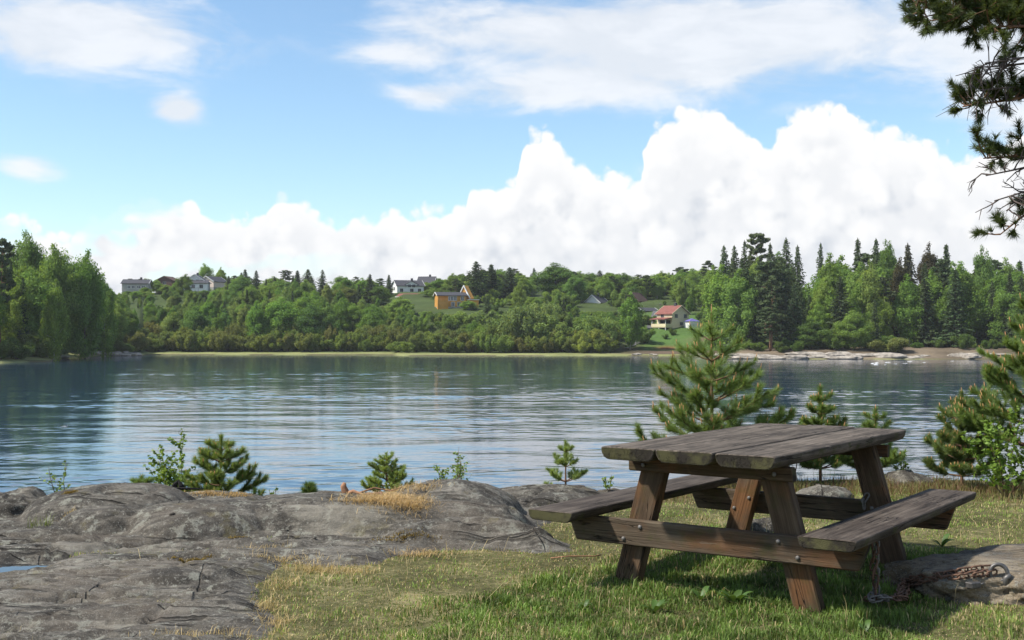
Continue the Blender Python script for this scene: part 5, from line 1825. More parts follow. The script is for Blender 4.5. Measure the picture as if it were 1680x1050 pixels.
def needles_along(segs, rng, nlen=0.045, wid=0.0016, dens=900, spread=0.85):
    """needles round the given shoots; segs = [(p0, p1)] ; returns quads-as-triangles arrays"""
    V = []
    for (p0, p1) in segs:
        p0, p1 = np.array(p0), np.array(p1)
        ax = p1 - p0
        L = np.linalg.norm(ax)
        if L < 1e-4:
            continue
        ax = ax / L
        n = max(10, int(dens * 3.4 * L))
        t = rng.random(n)
        base = p0 + np.outer(t * L, ax)
        e = rng.normal(size=(n, 3))
        e -= np.outer(e @ ax, ax)
        e /= np.linalg.norm(e, axis=1)[:, None]
        ang = rng.uniform(0.30, 1.15, n) * spread
        d = ax * np.cos(ang)[:, None] + e * np.sin(ang)[:, None]
        ln = nlen * rng.uniform(0.75, 1.2, n)
        s = np.cross(d, rng.normal(size=(n, 3)))
        s /= np.linalg.norm(s, axis=1)[:, None]
        V.append(np.stack([base - s * wid, base + s * wid, base + d * ln[:, None]], 1))
    V = np.concatenate(V).reshape(-1, 3)
    F = np.arange(len(V)).reshape(-1, 3)
    return V, F


def grow_branch(rng, p0, az, length, rise, up_curve, n_sub, sub_len, levels=1):
    """a limb with side shoots: returns polylines with radii and the leafy shoots"""
    pts = []
    for t in np.linspace(0, 1, 7):
        r = length * t
        z = rise * r + up_curve * length * t * t
        a = az + 0.12 * math.sin(t * 4 + az * 3)
        pts.append(np.array([p0[0] + math.cos(a) * r, p0[1] + math.sin(a) * r, p0[2] + z]))
    lines = [(pts, 0.010 * (length / 0.5) ** 0.8 + 0.002, 0.0022)]
    shoots = []
    for a, b in zip(pts[2:], pts[3:]):
        shoots.append((a, b))
    tips = [(pts[-1], pts[-1] - pts[-2])]
    for k in range(n_sub):
        t = 0.30 + 0.68 * (k + rng.random() * 0.6) / n_sub
        i = min(5, int(t * 6))
        f = t * 6 - i
        q = pts[i] * (1 - f) + pts[i + 1] * f
        side = -1 if k % 2 else 1
        d = pts[min(6, i + 1)] - pts[i]
        d = d / np.linalg.norm(d)
        sidev = np.array([-d[1], d[0], 0]) * side
        sl = sub_len * (1.15 - 0.6 * t) * rng.uniform(0.7, 1.25)
        v = d * rng.uniform(0.4, 0.95) + sidev * rng.uniform(0.35, 1.1) + np.array([0, 0, rng.uniform(-0.15, 0.75)])
        v /= np.linalg.norm(v)
        m_ = q + v * sl * 0.55
        e_ = m_ + (v + np.array([0, 0, 0.35])) / np.linalg.norm(v + np.array([0, 0, 0.35])) * sl * 0.45
        lines.append(([q, m_, e_], 0.0035, 0.0018))
        shoots += [(q * 0.7 + m_ * 0.3, m_), (m_, e_)]
        tips.append((e_, e_ - m_))
        if levels > 1:
            for s2 in (-1, 1):
                v2 = v + sidev * s2 * 0.8 + np.array([0, 0, 0.2])
                v2 /= np.linalg.norm(v2)
                e2 = m_ + v2 * sl * 0.42
                lines.append(([m_, e2], 0.0025, 0.0016))
                shoots.append((m_, e2))
                tips.append((e2, v2))
    return lines, shoots, tips


def candles_mesh(mb, tips, rng, size, frac):
    for (p, d) in tips:
        if rng.random() > frac:
            continue
        d = np.array(d) / (np.linalg.norm(d) + 1e-9)
        d = d * 0.45 + np.array([0, 0, 1.0])
        d /= np.linalg.norm(d)
        L = size * rng.uniform(0.6, 1.3)
        mb.tube([p, p + d * L * .5, p + d * L], [0.0035, 0.0045, 0.0018], 5)


def young_pine(name, loc, H, label, seed, whorls=6, width=0.75, dens=800, nlen=0.055, col=(0.185, 0.265, 0.090), candle=0.05, cfrac=0.55, lean=(0, 0), group=None, wid=0.0019, first=0.14, nb=5):
    """Scots pine sapling: trunk with yearly whorls of upswept branches; each branch its own part with its needles"""
    rng = np.random.default_rng(seed)
    r = empty(name, loc)
    tag(r, label, 'tree', group)
    tpt = lambda t: np.array([lean[0] * H * t * t, lean[1] * H * t * t, H * t])
    mb = MB()
    ts = np.linspace(-0.03, 0.97, 10)
    mb.tube([tpt(t) for t in ts], [0.016 * H ** 0.8 * (1 - 0.88 * max(0, t)) + 0.0015 for t in ts], 8)
    tk = mb.build('trunk', M_TWIG, r, True)
    # leader
    V, F = needles_along([(tpt(0.80), tpt(0.97)), (tpt(0.62), tpt(0.8))], rng, nlen, wid, dens * 1.2)
    o = link('needles', mesh_np('needles', V, F, tint=rng.uniform(0, 1, len(F))), M_NEEDLE, tk)
    o.color = (*col, 1)
    o['kind'] = 'stuff'
    cm_ = MB()
    candles_mesh(cm_, [(tpt(0.965), (0, 0, 1))], rng, candle * 1.9, 1.0)
    cm_.build('shoot', M_CANDLE, tk, True)
    for w in range(whorls):
        t = first + (0.82 - first) * (w / max(1, whorls - 1)) ** 0.92
        n = nb if w < whorls - 1 else 4
        ph = rng.uniform(0, 6.28)
        for k in range(n):
            az = ph + 6.283 * k / n + rng.normal(0, 0.25)
            ln = H * width * 0.5 * (1.0 - t) ** 0.82 * rng.uniform(0.78, 1.22) + 0.03 * H
            lines, shoots, tips = grow_branch(rng, tpt(t), az, ln, rng.uniform(0.02, 0.25) + 0.30 * t, rng.uniform(0.12, 0.34), max(3, int(9 * (1 - t) + 2)), ln * 0.42, 2 if t < 0.55 and H > 0.9 else 1)
            b = MB()
            for (pts, ra, rb) in lines:
                b.tube(pts, list(np.linspace(ra, rb, len(pts))), 5, False)
            br = b.build('branch', M_TWIG, r, True)
            V, F = needles_along(shoots, rng, nlen, wid, dens)
            nd = link('needles', mesh_np('needles', V, F, tint=rng.uniform(0, 1, len(F))), M_NEEDLE, br)
            v = rng.uniform(.85, 1.15)
            nd.color = (col[0] * v, col[1] * v, col[2] * v, 1)
            nd['kind'] = 'stuff'
            if cfrac > 0:
                cmb = MB()
                candles_mesh(cmb, tips, rng, candle, cfrac)
                if cmb.f:
                    so = cmb.build('shoot', M_CANDLE, br, True)
                    so['kind'] = 'stuff'
    return r


def near_spot(px, py_base, y):
    """spot of a plant on the bank: column and the row of its foot fix the direction, the bank its distance"""
    p = at_depth(px, py_base, y)
    return Vector((p.x, p.y, float(soil_z(p.x, p.y)) if p.x > 0.9 else float(max(soil_z(p.x, p.y), rock_z(p.x, p.y)))))

def place_pine(px, top, y, label, seed, **kw):
    q = near_spot(px, 800, y)
    H = at_depth(px, top, y).z - q.z
    return young_pine('pine_sapling', q, H, label, seed, **kw)

G_P = 'young pines along the near bank'
place_pine(1168, 506, 11.0, 'tallest young pine with orange shoots right behind the picnic table', 1, whorls=7, width=0.86, dens=470, candle=0.062, cfrac=0.4, group=G_P, nb=5, first=0.10, nlen=0.070, wid=0.0015, col=(0.20, 0.285, 0.10))
place_pine(1346, 632, 11.4, 'young pine seen above the middle of the table top', 2, whorls=6, width=0.62, candle=0.045, cfrac=0.6, group=G_P)
place_pine(1437, 668, 11.5, 'small thin pine seen above the right end of the table top', 3, whorls=5, width=0.80, dens=560, candle=0.03, cfrac=0.3, group=G_P, nb=4)
place_pine(1578, 640, 11.0, 'dark young pine between the table and the birch bush', 4, whorls=6, width=0.74, candle=0.04, cfrac=0.5, col=(0.165, 0.225, 0.085), group=G_P)
place_pine(1712, 462, 10.6, 'large young pine cut by the right edge of the picture', 5, whorls=7, width=0.78, candle=0.055, cfrac=0.55, dens=760, group=G_P, nb=6, first=0.2)
place_pine(362, 712, 11.05, 'full young pine above the long rock on the left', 6, whorls=6, width=0.98, candle=0.03, cfrac=0.7, col=(0.215, 0.290, 0.10), group=G_P, nb=5)
place_pine(232, 780, 10.9, 'tiny pine seedling left of the birch sapling', 7, whorls=4, width=0.9, candle=0.012, cfrac=0.2, dens=700, group=G_P, nb=4)
place_pine(508, 793, 11.0, 'tiny dark pine seedling at the middle of the rock edge', 8, whorls=4, width=0.85, candle=0.01, cfrac=0.2, dens=800, col=(0.14, 0.21, 0.075), group=G_P, nb=4)
place_pine(634, 741, 10.4, 'bright knobbly young pine left of the round rock', 9, whorls=6, width=1.1, candle=0.0, cfrac=0.0, dens=600, nlen=0.032, col=(0.27, 0.35, 0.12), group=G_P)
place_pine(928, 722, 10.9, 'sparse young pine with bare stem behind the left bench', 10, whorls=4, width=0.72, candle=0.0, cfrac=0.0, dens=900, nlen=0.040, col=(0.27, 0.35, 0.13), group=G_P, nb=4)


def birch_sapling(name, loc, H, label, seed, stems=3, spread=0.35, leaves=420, lsize=0.020, col=(0.20, 0.29, 0.075), group=None, branchy=8, low=0.12):
    rng = np.random.default_rng(seed)
    r = empty(name, loc)
    tag(r, label, 'sapling', group)
    for s in range(stems):
        mb = MB()
        az = s * 2.4 + rng.uniform(0, 1)
        hh = H * (1.0 if s == 0 else rng.uniform(0.55, 0.92))
        sp = spread * H * (0.25 if s == 0 else rng.uniform(0.4, 1.0))
        spts = [np.array([math.cos(az) * sp * t ** 0.8, math.sin(az) * sp * t ** 0.8, hh * t]) + rng.normal(0, 0.008 * H, 3) * (t > 0.05) for t in np.linspace(-0.04, 1, 9)]
        mb.tube(spts, list(np.linspace(0.006 * H ** .5 + .002, 0.0012, 9)), 5)
        pts = []
        for k in range(branchy):
            t = low + (0.92 - low) * k / branchy
            i = min(7, int(t * 8))
            q = spts[i] + (spts[i + 1] - spts[i]) * (t * 8 - i)
            a2 = k * 2.4 + rng.normal(0, .4)
            L = H * 0.24 * (1.1 - 0.75 * t) * rng.uniform(0.6, 1.3)
            e = q + np.array([math.cos(a2) * L, math.sin(a2) * L, L * rng.uniform(0.5, 1.1)])
            mb.tube([q, (q + e) / 2 + np.array([0, 0, -0.05 * L]), e], [0.0022, 0.0016, 0.0008], 4, False)
            for u in rng.uniform(0.15, 1.05, max(3, int(leaves / stems / branchy))):
                pts.append(q + (e - q) * u + rng.normal(0, 0.010, 3))
        for u in rng.uniform(0.45, 1.0, max(4, int(leaves / stems * 0.15))):
            i = min(7, int(u * 8))
            pts.append(spts[i] + (spts[i + 1] - spts[i]) * (u * 8 - i) + rng.normal(0, 0.010, 3))
        st = mb.build('stem', M_STEM, r, True)
        cen = np.array(pts)
        v, f = leaf_faces(cen, lsize, rng, 0.3, 1.25)
        lv = link('leaves', mesh_np('leaves', v, f, tint=rng.uniform(0, 1, len(f))), M_BIRCHLEAF, st)
        lv.color = (*col, 1)
        lv['kind'] = 'stuff'
    return r

def place_birch(px, top, y, label, seed, **kw):
    q = near_spot(px, 800, y)
    return birch_sapling('birch_sapling', q, at_depth(px, top, y).z - q.z, label, seed, group='birch saplings along the near bank', **kw)

place_birch(288, 708, 11.1, 'leafy birch sapling left of the full young pine', 21, stems=7, leaves=3000, lsize=0.025, branchy=13, spread=0.24)
place_birch(100, 756, 9.3, 'tiny birch shoot at the left above the rounded rock', 22, stems=2, leaves=120, lsize=0.020, branchy=7)
place_birch(745, 733, 9.2, 'thin airy birch sapling on the round rock', 23, stems=5, leaves=520, lsize=0.016, branchy=10, spread=0.4, low=0.35)
place_birch(1000, 778, 10.6, 'sparse birch shoot right of the sparse pine', 24, stems=2, leaves=60, lsize=0.022, branchy=6, spread=0.5)
place_birch(1652, 668, 10.3, 'bright birch bush at the right edge below the large pine', 25, stems=7, leaves=1900, lsize=0.030, branchy=13, spread=0.5, col=(0.185, 0.29, 0.06))
place_birch(410, 793, 10.9, 'low leafy shoot right of the full young pine', 26, stems=3, leaves=60, lsize=0.026, branchy=4)
place_birch(450, 796, 10.9, 'tiny leafy shoot between the pine and the dark seedling', 27, stems=2, leaves=36, lsize=0.024, branchy=4)
place_birch(1305, 690, 11.2, 'small leafy shoot peeping over the far edge of the table', 28, stems=2, leaves=60, lsize=0.022, branchy=6)
place_birch(1480, 740, 11.4, 'leafy shoot under the right end of the table top', 29, stems=3, leaves=150, lsize=0.024, branchy=8)

# ---------------------------------------------------------------- big old pine whose branches hang into the picture at the upper right
PX0, PY0 = 4.75, 8.9
big = empty('pine_tree', (PX0, PY0, float(soil_z(PX0, PY0))))
tag(big, 'old pine at the right edge, its branches hanging into the sky', 'tree')
gz0 = float(soil_z(PX0, PY0))
mb = MB()
mb.tube([(0, 0, -0.3), (0.02, 0, 1.5), (-0.02, 0.05, 3.5), (0.05, 0.0, 6.0), (0.0, 0.1, 9.0), (0.1, 0, 11.5)], [0.24, 0.20, 0.17, 0.14, 0.08, 0.02], 14)
mb.build('trunk', M_BARKP, big, True)

def big_branch(tip_px, tip_py, depth, seed, root_z, n_sub, sub_len, dens, dead=False, sag=0.10, leafy_from=0.35):
    """branch from the trunk to a given point; alive ones carry tufts, dead ones bare twigs"""
    rng = np.random.default_rng(seed)
    tip = np.array(at_depth(tip_px, tip_py, depth)) - np.array([PX0, PY0, gz0])
    root = np.array([0.0, 0.0, root_z])
    pts = []
    for t in np.linspace(0, 1, 9):
        p = root + (tip - root) * t + np.array([0, 0.06 * math.sin(t * 6 + seed), -sag * math.sin(PI * t)])
        pts.append(p)
    b = MB()
    b.tube(pts, list(np.linspace(0.030 if not dead else 0.018, 0.004, 9)), 7)
    shoots, tips = [], []
    for k in range(n_sub):
        t = leafy_from * 0.6 + (1 - leafy_from * 0.6) * (k + rng.random()) / n_sub
        i = min(7, int(t * 8))
        q = pts[i] + (pts[i + 1] - pts[i]) * (t * 8 - i)
        d = pts[i + 1] - pts[i]
        d /= np.linalg.norm(d)
        v = d * rng.uniform(0.3, 0.9) + rng.normal(0, 0.55, 3)
        v[2] += (0.25 if not dead else rng.choice([-0.35, 0.1]))
        v /= np.linalg.norm(v)
        L = sub_len * rng.uniform(0.5, 1.2)
        cur, dirv = q, v
        chain_ = [q]
        for s_ in range(4):
            dirv = dirv + rng.normal(0, 0.22, 3) + np.array([0, 0, 0.10 if not dead else -0.10])
            dirv /= np.linalg.norm(dirv)
            cur = cur + dirv * L / 4
            chain_.append(cur)
        b.tube(chain_, list(np.linspace(0.006, 0.0022, 5)), 5, False)
        for s_ in range(2 if not dead else 4):
            j = rng.integers(1, 4)
            v2 = rng.normal(size=3) * 0.7 + dirv
            v2 /= np.linalg.norm(v2)
            e2 = chain_[j] + v2 * L * (0.4 if not dead else 0.55) * rng.uniform(.5, 1)
            b.tube([chain_[j], (chain_[j] + e2) / 2 + rng.normal(0, .01, 3), e2], [0.0035, 0.0025, 0.0014], 4, False)
            if not dead:
                shoots.append(((chain_[j] + e2) / 2, e2))
        if not dead:
            shoots += [(chain_[2], chain_[3]), (chain_[3], chain_[4])]
    br = b.build('branch', M_DEAD if dead else M_TWIG, big, True)
    if shoots:
        V, F = needles_along(shoots, rng, 0.058, 0.0024, dens, 1.05)
        nd = link('needles', mesh_np('needles', V, F, tint=rng.uniform(0, 1, len(F))), M_NEEDLE, br)
        nd.color = (0.085, 0.115, 0.042, 1)
        nd['kind'] = 'stuff'
    return br

big_branch(1500, 14, 7.6, 31, 3.75, 90, 0.28, 700, sag=0.02, leafy_from=0.25)
big_branch(1560, 25, 7.9, 32, 3.85, 80, 0.26, 700, sag=0.04, leafy_from=0.3)
big_branch(1610, 48, 7.7, 37, 3.8, 40, 0.26, 700, sag=0.05, leafy_from=0.45)
big_branch(1585, 172, 7.8, 33, 3.3, 75, 0.19, 800, sag=0.03, leafy_from=0.35)
big_branch(1618, 258, 7.9, 34, 2.9, 34, 0.20, 500, sag=0.05, leafy_from=0.5)
big_branch(1640, 385, 7.9, 35, 2.6, 20, 0.14, 800, sag=-0.10, leafy_from=0.82)
big_branch(1600, 110, 7.7, 41, 3.55, 26, 0.34, 0, True, 0.03)
big_branch(1605, 150, 7.8, 42, 3.4, 26, 0.32, 0, True, 0.03)
big_branch(1622, 100, 7.6, 46, 3.6, 22, 0.30, 0, True, 0.03)
big_branch(1612, 290, 7.9, 43, 2.95, 20, 0.26, 0, True, 0.06)
big_branch(1630, 330, 7.8, 44, 2.75, 20, 0.30, 0, True, 0.02)
big_branch(1655, 345, 7.9, 45, 2.9, 18, 0.26, 0, True, -0.08)
rb = random.Random(3)
for i in range(9):                               # crown above the frame
    big_branch(1500 + rb.uniform(-40, 300), -120 - 70 * i, 7.4 + rb.uniform(-0.6, 2.6), 60 + i, 4.3 + i * 0.62, 16, 0.42, 330, sag=0.05, leafy_from=0.35)

# ================================================================ GRASS
m, nt, out = material('grass_blades')
gcol = attr(nt, 'col', 'Color')
b = N(nt, 'ShaderNodeBsdfPrincipled')
put(nt, b.inputs['Base Color'], gcol)
b.inputs['Roughness'].default_value = 0.55
b.inputs['Specular IOR Level'].default_value = 0.25
trn = N(nt, 'ShaderNodeBsdfTranslucent')
put(nt, trn.inputs[0], mixc(nt, 1.0, gcol, (1.15, 1.1, 0.7), 'MULTIPLY'))
mx = N(nt, 'ShaderNodeMixShader')
mx.inputs[0].default_value = 0.30
nt.links.new(b.outputs[0], mx.inputs[1]); nt.links.new(trn.outputs[0], mx.inputs[2]); nt.links.new(mx.outputs[0], out.inputs[0])
M_GRASS = m

def blades(name, x, y, z, h, w, col, rng, lean=0.45):
    """each blade: a bent tapering strip of one quad and a tip"""
    n = len(x)
    a = rng.uniform(0, 2 * PI, n)
    ln = np.abs(rng.normal(0, lean, n)) + 0.08
    dx, dy = np.cos(a), np.sin(a)
    sx, sy = -dy * w * 0.5, dx * w * 0.5
    tw = rng.normal(0, 0.6, n)
    sx, sy = sx * np.cos(tw) - sy * np.sin(tw), sx * np.sin(tw) + sy * np.cos(tw)
    b0 = np.stack([x, y, z], -1)
    s = np.stack([sx, sy, np.zeros(n)], -1)
    up = np.stack([dx * ln * h * 0.35, dy * ln * h * 0.35, h * 0.6], -1)
    tip = np.stack([dx * ln * h, dy * ln * h, h * (1 - 0.35 * np.minimum(ln, 1.2))], -1)
    v = np.stack([b0 - s, b0 + s, b0 + up + s * 0.75, b0 + up - s * 0.75, b0 + tip], 1).reshape(-1, 3)
    k = np.arange(n)[:, None] * 5
    f = np.concatenate([k + np.array([[0, 1, 2]]), k + np.array([[0, 2, 3]]), k + np.array([[3, 2, 4]])], 1).reshape(-1, 3)
    me = mesh_np(name, v, f, False, col=np.repeat(col, 5, axis=0))
    o = link(name, me, M_GRASS)
    o['kind'] = 'stuff'
    return o

grng = np.random.default_rng(77)
NB = 330000
gy = 4.3 + (11.6 - 4.3) * grng.random(NB) ** 1.25
gx = grng.uniform(-0.50, 0.50, NB) * gy + grng.normal(0, 0.1, NB)
keep = (gx > -2.6)
gx, gy = gx[keep], gy[keep]
zs = soil_z(gx, gy)
zr = np.where((gx < 1.55) & (gy > 4.25), rock_z(gx, gy), -9)
# patches: lush under and round the table, straw-coloured towards the rocks
lx = (gx - TX) * math.cos(TYAW) - (gy - TY) * math.sin(TYAW)
ly = (gx - TX) * math.sin(TYAW) + (gy - TY) * math.cos(TYAW)
lush = sstep(np.abs(lx), 1.15, 0.75) * sstep(np.abs(ly - 0.75), 1.75, 1.15)
lush = np.clip(lush * 0.85 + 0.10 + 0.45 * sstep(gy, 6.3, 5.2) * sstep(gx, -1.6, -0.4), 0, 1)
nz1 = fbm(gx * 0.9, gy * 0.9, 3.0, 3)
nz2 = fbm(gx * 3.2, gy * 3.2, 6.0, 3)
lush = np.clip(lush + 0.55 * nz1 + 0.35 * nz2, 0, 1)
sdr = poly_sd(gx, gy, ROCK_POLY)
near_rock = sstep(sdr, -0.9, -0.1)
lush = lush * (1 - 0.65 * near_rock)
keep = (zs > zr - 0.012) & (grng.random(len(gx)) < 0.45 + 0.55 * lush)
# nothing under the slab of the right rock or where feet have bared the earth
keep &= ~((((gx - SLAB.location.x) / 0.86) ** 2 + ((gy - SLAB.location.y) / 0.50) ** 2) < 1)
bare = (fbm(gx * 1.7, gy * 1.7, 15.0, 3) > 0.34) & (lush < 0.6)
keep &= ~(bare & (grng.random(len(gx)) < 0.75))
gx, gy, zs, lush, nz1, nz2, near_rock = (q[keep] for q in (gx, gy, zs, lush, nz1, nz2, near_rock))
n = len(gx)
hgt_ = (0.010 + 0.022 * lush * grng.uniform(0.3, 1.4, n) + 0.012 * grng.random(n)) * (1 + 0.5 * (grng.random(n) < 0.05))
wid_ = (0.0024 + 0.0024 * grng.random(n) + 0.0014 * lush) * (1 + 0.12 * (gy - 5))
hgt_ = hgt_ * np.clip(1.0 + 1.2 * fbm(gx * 4.0, gy * 4.0, 23.0, 2), 0.5, 1.9)
straw = grng.random(n) < (0.38 - 0.35 * lush + 0.22 * near_rock)
green = np.array([0.145, 0.225, 0.046]) * (0.7 + 0.6 * grng.random(n))[:, None]
green = green * (1 - lush[:, None] * 0.20) + np.array([0.16, 0.17, 0.035]) * (1 - lush[:, None]) * 0.35
dryc = np.array([0.52, 0.42, 0.215]) * (0.6 + 0.55 * grng.random(n))[:, None]
clump = np.clip(1.0 + 1.1 * fbm(gx * 5.5, gy * 5.5, 19.0, 3) + 0.5 * nz2, 0.45, 1.7)[:, None]   # lighter and darker tufts
gc = np.where(straw[:, None], dryc * (0.6 + 0.4 * clump), green * clump)
grass = blades('grass', gx, gy, zs - 0.004, hgt_, wid_, gc, grng)
tag(grass, 'short green and straw-coloured grass of the lawn', 'grass')

# long pale stalks and tufts
ns = 320
sxx = grng.uniform(-0.45, 0.45, ns * 3) ; syy = 4.6 + 6.5 * grng.random(ns * 3) ** 1.2
sxx = sxx * syy
zz_s, zz_r = soil_z(sxx, syy), np.where(sxx < 1.55, rock_z(sxx, syy), -9)
kk = (zz_s > zz_r - 0.01) & (sxx > -2.5)
kk &= ~((((sxx - SLAB.location.x) / 0.86) ** 2 + ((syy - SLAB.location.y) / 0.50) ** 2) < 1)
sxx, syy, zz_s = sxx[kk], syy[kk], zz_s[kk]
st = blades('grass_stalks', sxx, syy, zz_s, grng.uniform(0.06, 0.15, len(sxx)), np.full(len(sxx), 0.0024), np.array([0.50, 0.40, 0.20]) * (0.6 + 0.6 * grng.random(len(sxx)))[:, None], grng, 0.9)
tag(st, 'scattered long dry stalks standing in the lawn', 'grass')

def tuft_field(name, label, spots, h, w, base, var, lean, seed, cat='grass'):
    """spots: (px, py, spread_x m, spread_y m, count) on the rock or the soil"""
    rng = np.random.default_rng(seed)
    X_, Y_ = [], []
    for (px, py, sx, sy, n_) in spots:
        p = at_height(px, py, GZ + 0.02)
        X_.append(rng.normal(p.x, sx, n_)); Y_.append(rng.normal(p.y, sy, n_))
    X_, Y_ = np.concatenate(X_), np.concatenate(Y_)
    Z_ = np.maximum(soil_z(X_, Y_), np.where(X_ < 1.55, rock_z(X_, Y_), -9))
    n_ = len(X_)
    o = blades(name, X_, Y_, Z_ - 0.004, h * rng.uniform(0.5, 1.3, n_), np.full(n_, w), np.array(base) * (1 - var + 2 * var * rng.random(n_))[:, None], rng, lean)
    return tag(o, label, cat)

tuft_field('dry_grass', 'bleached orange grass lying in the hollow beside the round rock',
           [(640, 862, 0.11, 0.13, 1500), (668, 870, 0.08, 0.06, 800), (600, 868, 0.10, 0.03, 420), (650, 842, 0.08, 0.10, 400), (690, 850, 0.07, 0.04, 200), (690, 903, 0.10, 0.04, 200)],
           0.050, 0.0028, (0.52, 0.37, 0.18), 0.35, 1.8, 5)
tuft_field('dry_grass', 'orange dry grass on the rock crest left of the birch sapling',
           [(215, 822, 0.18, 0.06, 1100), (240, 826, 0.16, 0.06, 900), (190, 815, 0.12, 0.06, 500), (345, 824, 0.07, 0.03, 260), (388, 824, 0.06, 0.04, 320)], 0.035, 0.0026, (0.52, 0.35, 0.14), 0.35, 1.4, 6)
tuft_field('dry_grass', 'straw tufts along the seam between the rock and the lawn',
           [(430, 905, 0.12, 0.03, 130), (470, 918, 0.12, 0.05, 200), (520, 928, 0.10, 0.05, 260), (560, 932, 0.12, 0.05, 260), (460, 955, 0.05, 0.10, 160), (440, 990, 0.03, 0.10, 160), (455, 1020, 0.04, 0.08, 160),
            (350, 1046, 0.14, 0.02, 160), (115, 865, 0.03, 0.02, 60)], 0.045, 0.0026, (0.48, 0.36, 0.17), 0.4, 1.2, 7)
tuft_field('grass_tuft', 'thin green tufts in the crevice of the left rocks', [(78, 868, 0.014, 0.03, 30), (54, 872, 0.014, 0.03, 20), (925, 835, 0.06, 0.05, 200)], 0.09, 0.003, (0.16, 0.20, 0.04), 0.3, 0.35, 8)
tuft_field('moss', 'small yellow-brown moss cushions in the cracks of the rock', [(385, 888, 0.04, 0.012, 500), (305, 922, 0.05, 0.01, 500), (340, 915, 0.015, 0.008, 160), (115, 847, 0.025, 0.012, 300), (420, 905, 0.10, 0.012, 400), (660, 890, 0.10, 0.015, 500)],
           0.016, 0.004, (0.22, 0.15, 0.03), 0.3, 1.0, 9, 'moss')

# heather at the rim of the bank on the right
rng = np.random.default_rng(91)
nh = 60000
hx, hy = rng.uniform(1.2, 5.6, nh), rng.uniform(9.6, 12.2, nh)
ed = edge_y(hx)
dens_h = np.exp(-((hy - (ed - 0.75 - 0.12 * (hx - 3))) / 0.55) ** 2) * np.clip(0.75 + 1.6 * fbm(hx * 1.6, hy * 1.6, 3.0, 3), 0, 1)
k = rng.random(nh) < dens_h
hx, hy = hx[k], hy[k]
hc = np.where((rng.random(len(hx)) < 0.5)[:, None], np.array([0.19, 0.11, 0.062]), np.array([0.20, 0.20, 0.065])) * (0.55 + 0.8 * rng.random(len(hx)))[:, None]
he = blades('heather', hx, hy, soil_z(hx, hy) - 0.01, (0.04 + 0.09 * rng.random(len(hx))) * (0.7 + 0.6 * np.clip(fbm(hx * 2, hy * 2, 9.0, 2) + .5, 0, 1)), np.full(len(hx), 0.0042), hc, rng, 0.55)
tag(he, 'reddish brown heather along the rim of the bank', 'heather')

# ---------------------------------------------------------------- broad-leaved weeds in the grass by the table
M_WEED = foliage_mat('weed_leaves', 0.35, 0.45, 0.35, True, var=0.2)
def weed(px, py, n_, size, seed, label, col=(0.075, 0.14, 0.035)):
    rng = np.random.default_rng(seed)
    q = on_soil(px, py)
    r = empty('weed_plant', q)
    tag(r, label, 'plant', 'broad-leaved weeds in the lawn')
    for k in range(n_):
        az = k * 2.4 + rng.normal(0, .3)
        L = size * rng.uniform(.7, 1.2)
        lift = rng.uniform(.45, 1.3)
        vs, fs = [], []
        m_ = 7
        for i in range(m_):
            t = i / (m_ - 1)
            wd = L * 0.21 * math.sin(PI * min(1, t * .93 + .05)) ** .7
            rr_ = L * t
            z = lift * L * math.sin(t * 1.6) * .75
            c = np.array([math.cos(az) * rr_, math.sin(az) * rr_, z])
            sd_ = np.array([-math.sin(az), math.cos(az), 0])
            vs += [c + sd_ * wd + np.array([0, 0, wd * .35]), c, c - sd_ * wd + np.array([0, 0, wd * .35])]
        for i in range(m_ - 1):
            a = i * 3
            fs += [(a, a + 1, a + 4, a + 3), (a + 1, a + 2, a + 5, a + 4)]
        me = mesh_np('leaf', np.array(vs), fs, True, tint=np.full(len(fs), rng.random()))
        o = link('leaf', me, M_WEED, r)
        o.color = (*col, 1)
weed(1205, 994, 14, 0.085, 1, 'largest broad-leaved weed under the near end of the table')
weed(1075, 1006, 9, 0.065, 2, 'broad-leaved weed in the grass below the middle of the crossbar')
weed(1150, 985, 4, 0.075, 3, 'upright broad leaf between the two larger weeds')
weed(958, 1003, 7, 0.045, 4, 'small weed in the grass left of the table legs')
weed(1545, 898, 6, 0.07, 5, 'small dark weed at the edge of the rock slab')
weed(1420, 1040, 6, 0.05, 6, 'small weed at the bottom right of the lawn')

# ---------------------------------------------------------------- odds and ends on the rock
M_DRIFT = plain('weathered_root', (0.26, 0.135, 0.075), 0.85, var=0.35, scale=30.0, bumpd=0.004)
M_CHAR = plain('charred_wood', (0.012, 0.011, 0.010), 0.95, var=0.3, scale=40.0, bumpd=0.004)
q = at_depth(566, 826, 8.35)
r = empty('tree_root', (q.x, q.y, float(rock_z(q.x, q.y))))
tag(r, 'dry reddish root stub with twigs beside the bleached grass', 'root')
MB().tube([(0.02, 0, -0.02), (0.0, 0, 0.02), (-0.012, 0, 0.055), (-0.004, 0.01, 0.075)], [0.026, 0.026, 0.021, 0.012], 9).build('stub', M_DRIFT, r, True)
MB().tube([(0.01, 0, 0.0), (0.06, -0.02, 0.022), (0.13, -0.05, 0.0), (0.22, -0.06, 0.012), (0.30, -0.09, 0.0)], [0.017, 0.013, 0.010, 0.006, 0.003], 7).build('root_arm', M_DRIFT, r, True)
MB().tube([(0.10, -0.03, 0.01), (0.20, 0.02, 0.04), (0.32, 0.01, 0.02), (0.40, -0.02, 0.05)], [0.008, 0.006, 0.004, 0.002], 6).build('root_arm', M_DRIFT, r, True)
MB().tube([(0.22, -0.06, 0.01), (0.27, -0.16, 0.03), (0.29, -0.26, 0.0)], [0.006, 0.004, 0.002], 6).build('root_arm', M_DRIFT, r, True)
q = at_depth(292, 822, 9.0)
r = empty('charred_wood', (q.x, q.y, float(rock_z(q.x, q.y)) + 0.01))
tag(r, 'small black charred wood piece on the rock below the birch sapling', 'wood')
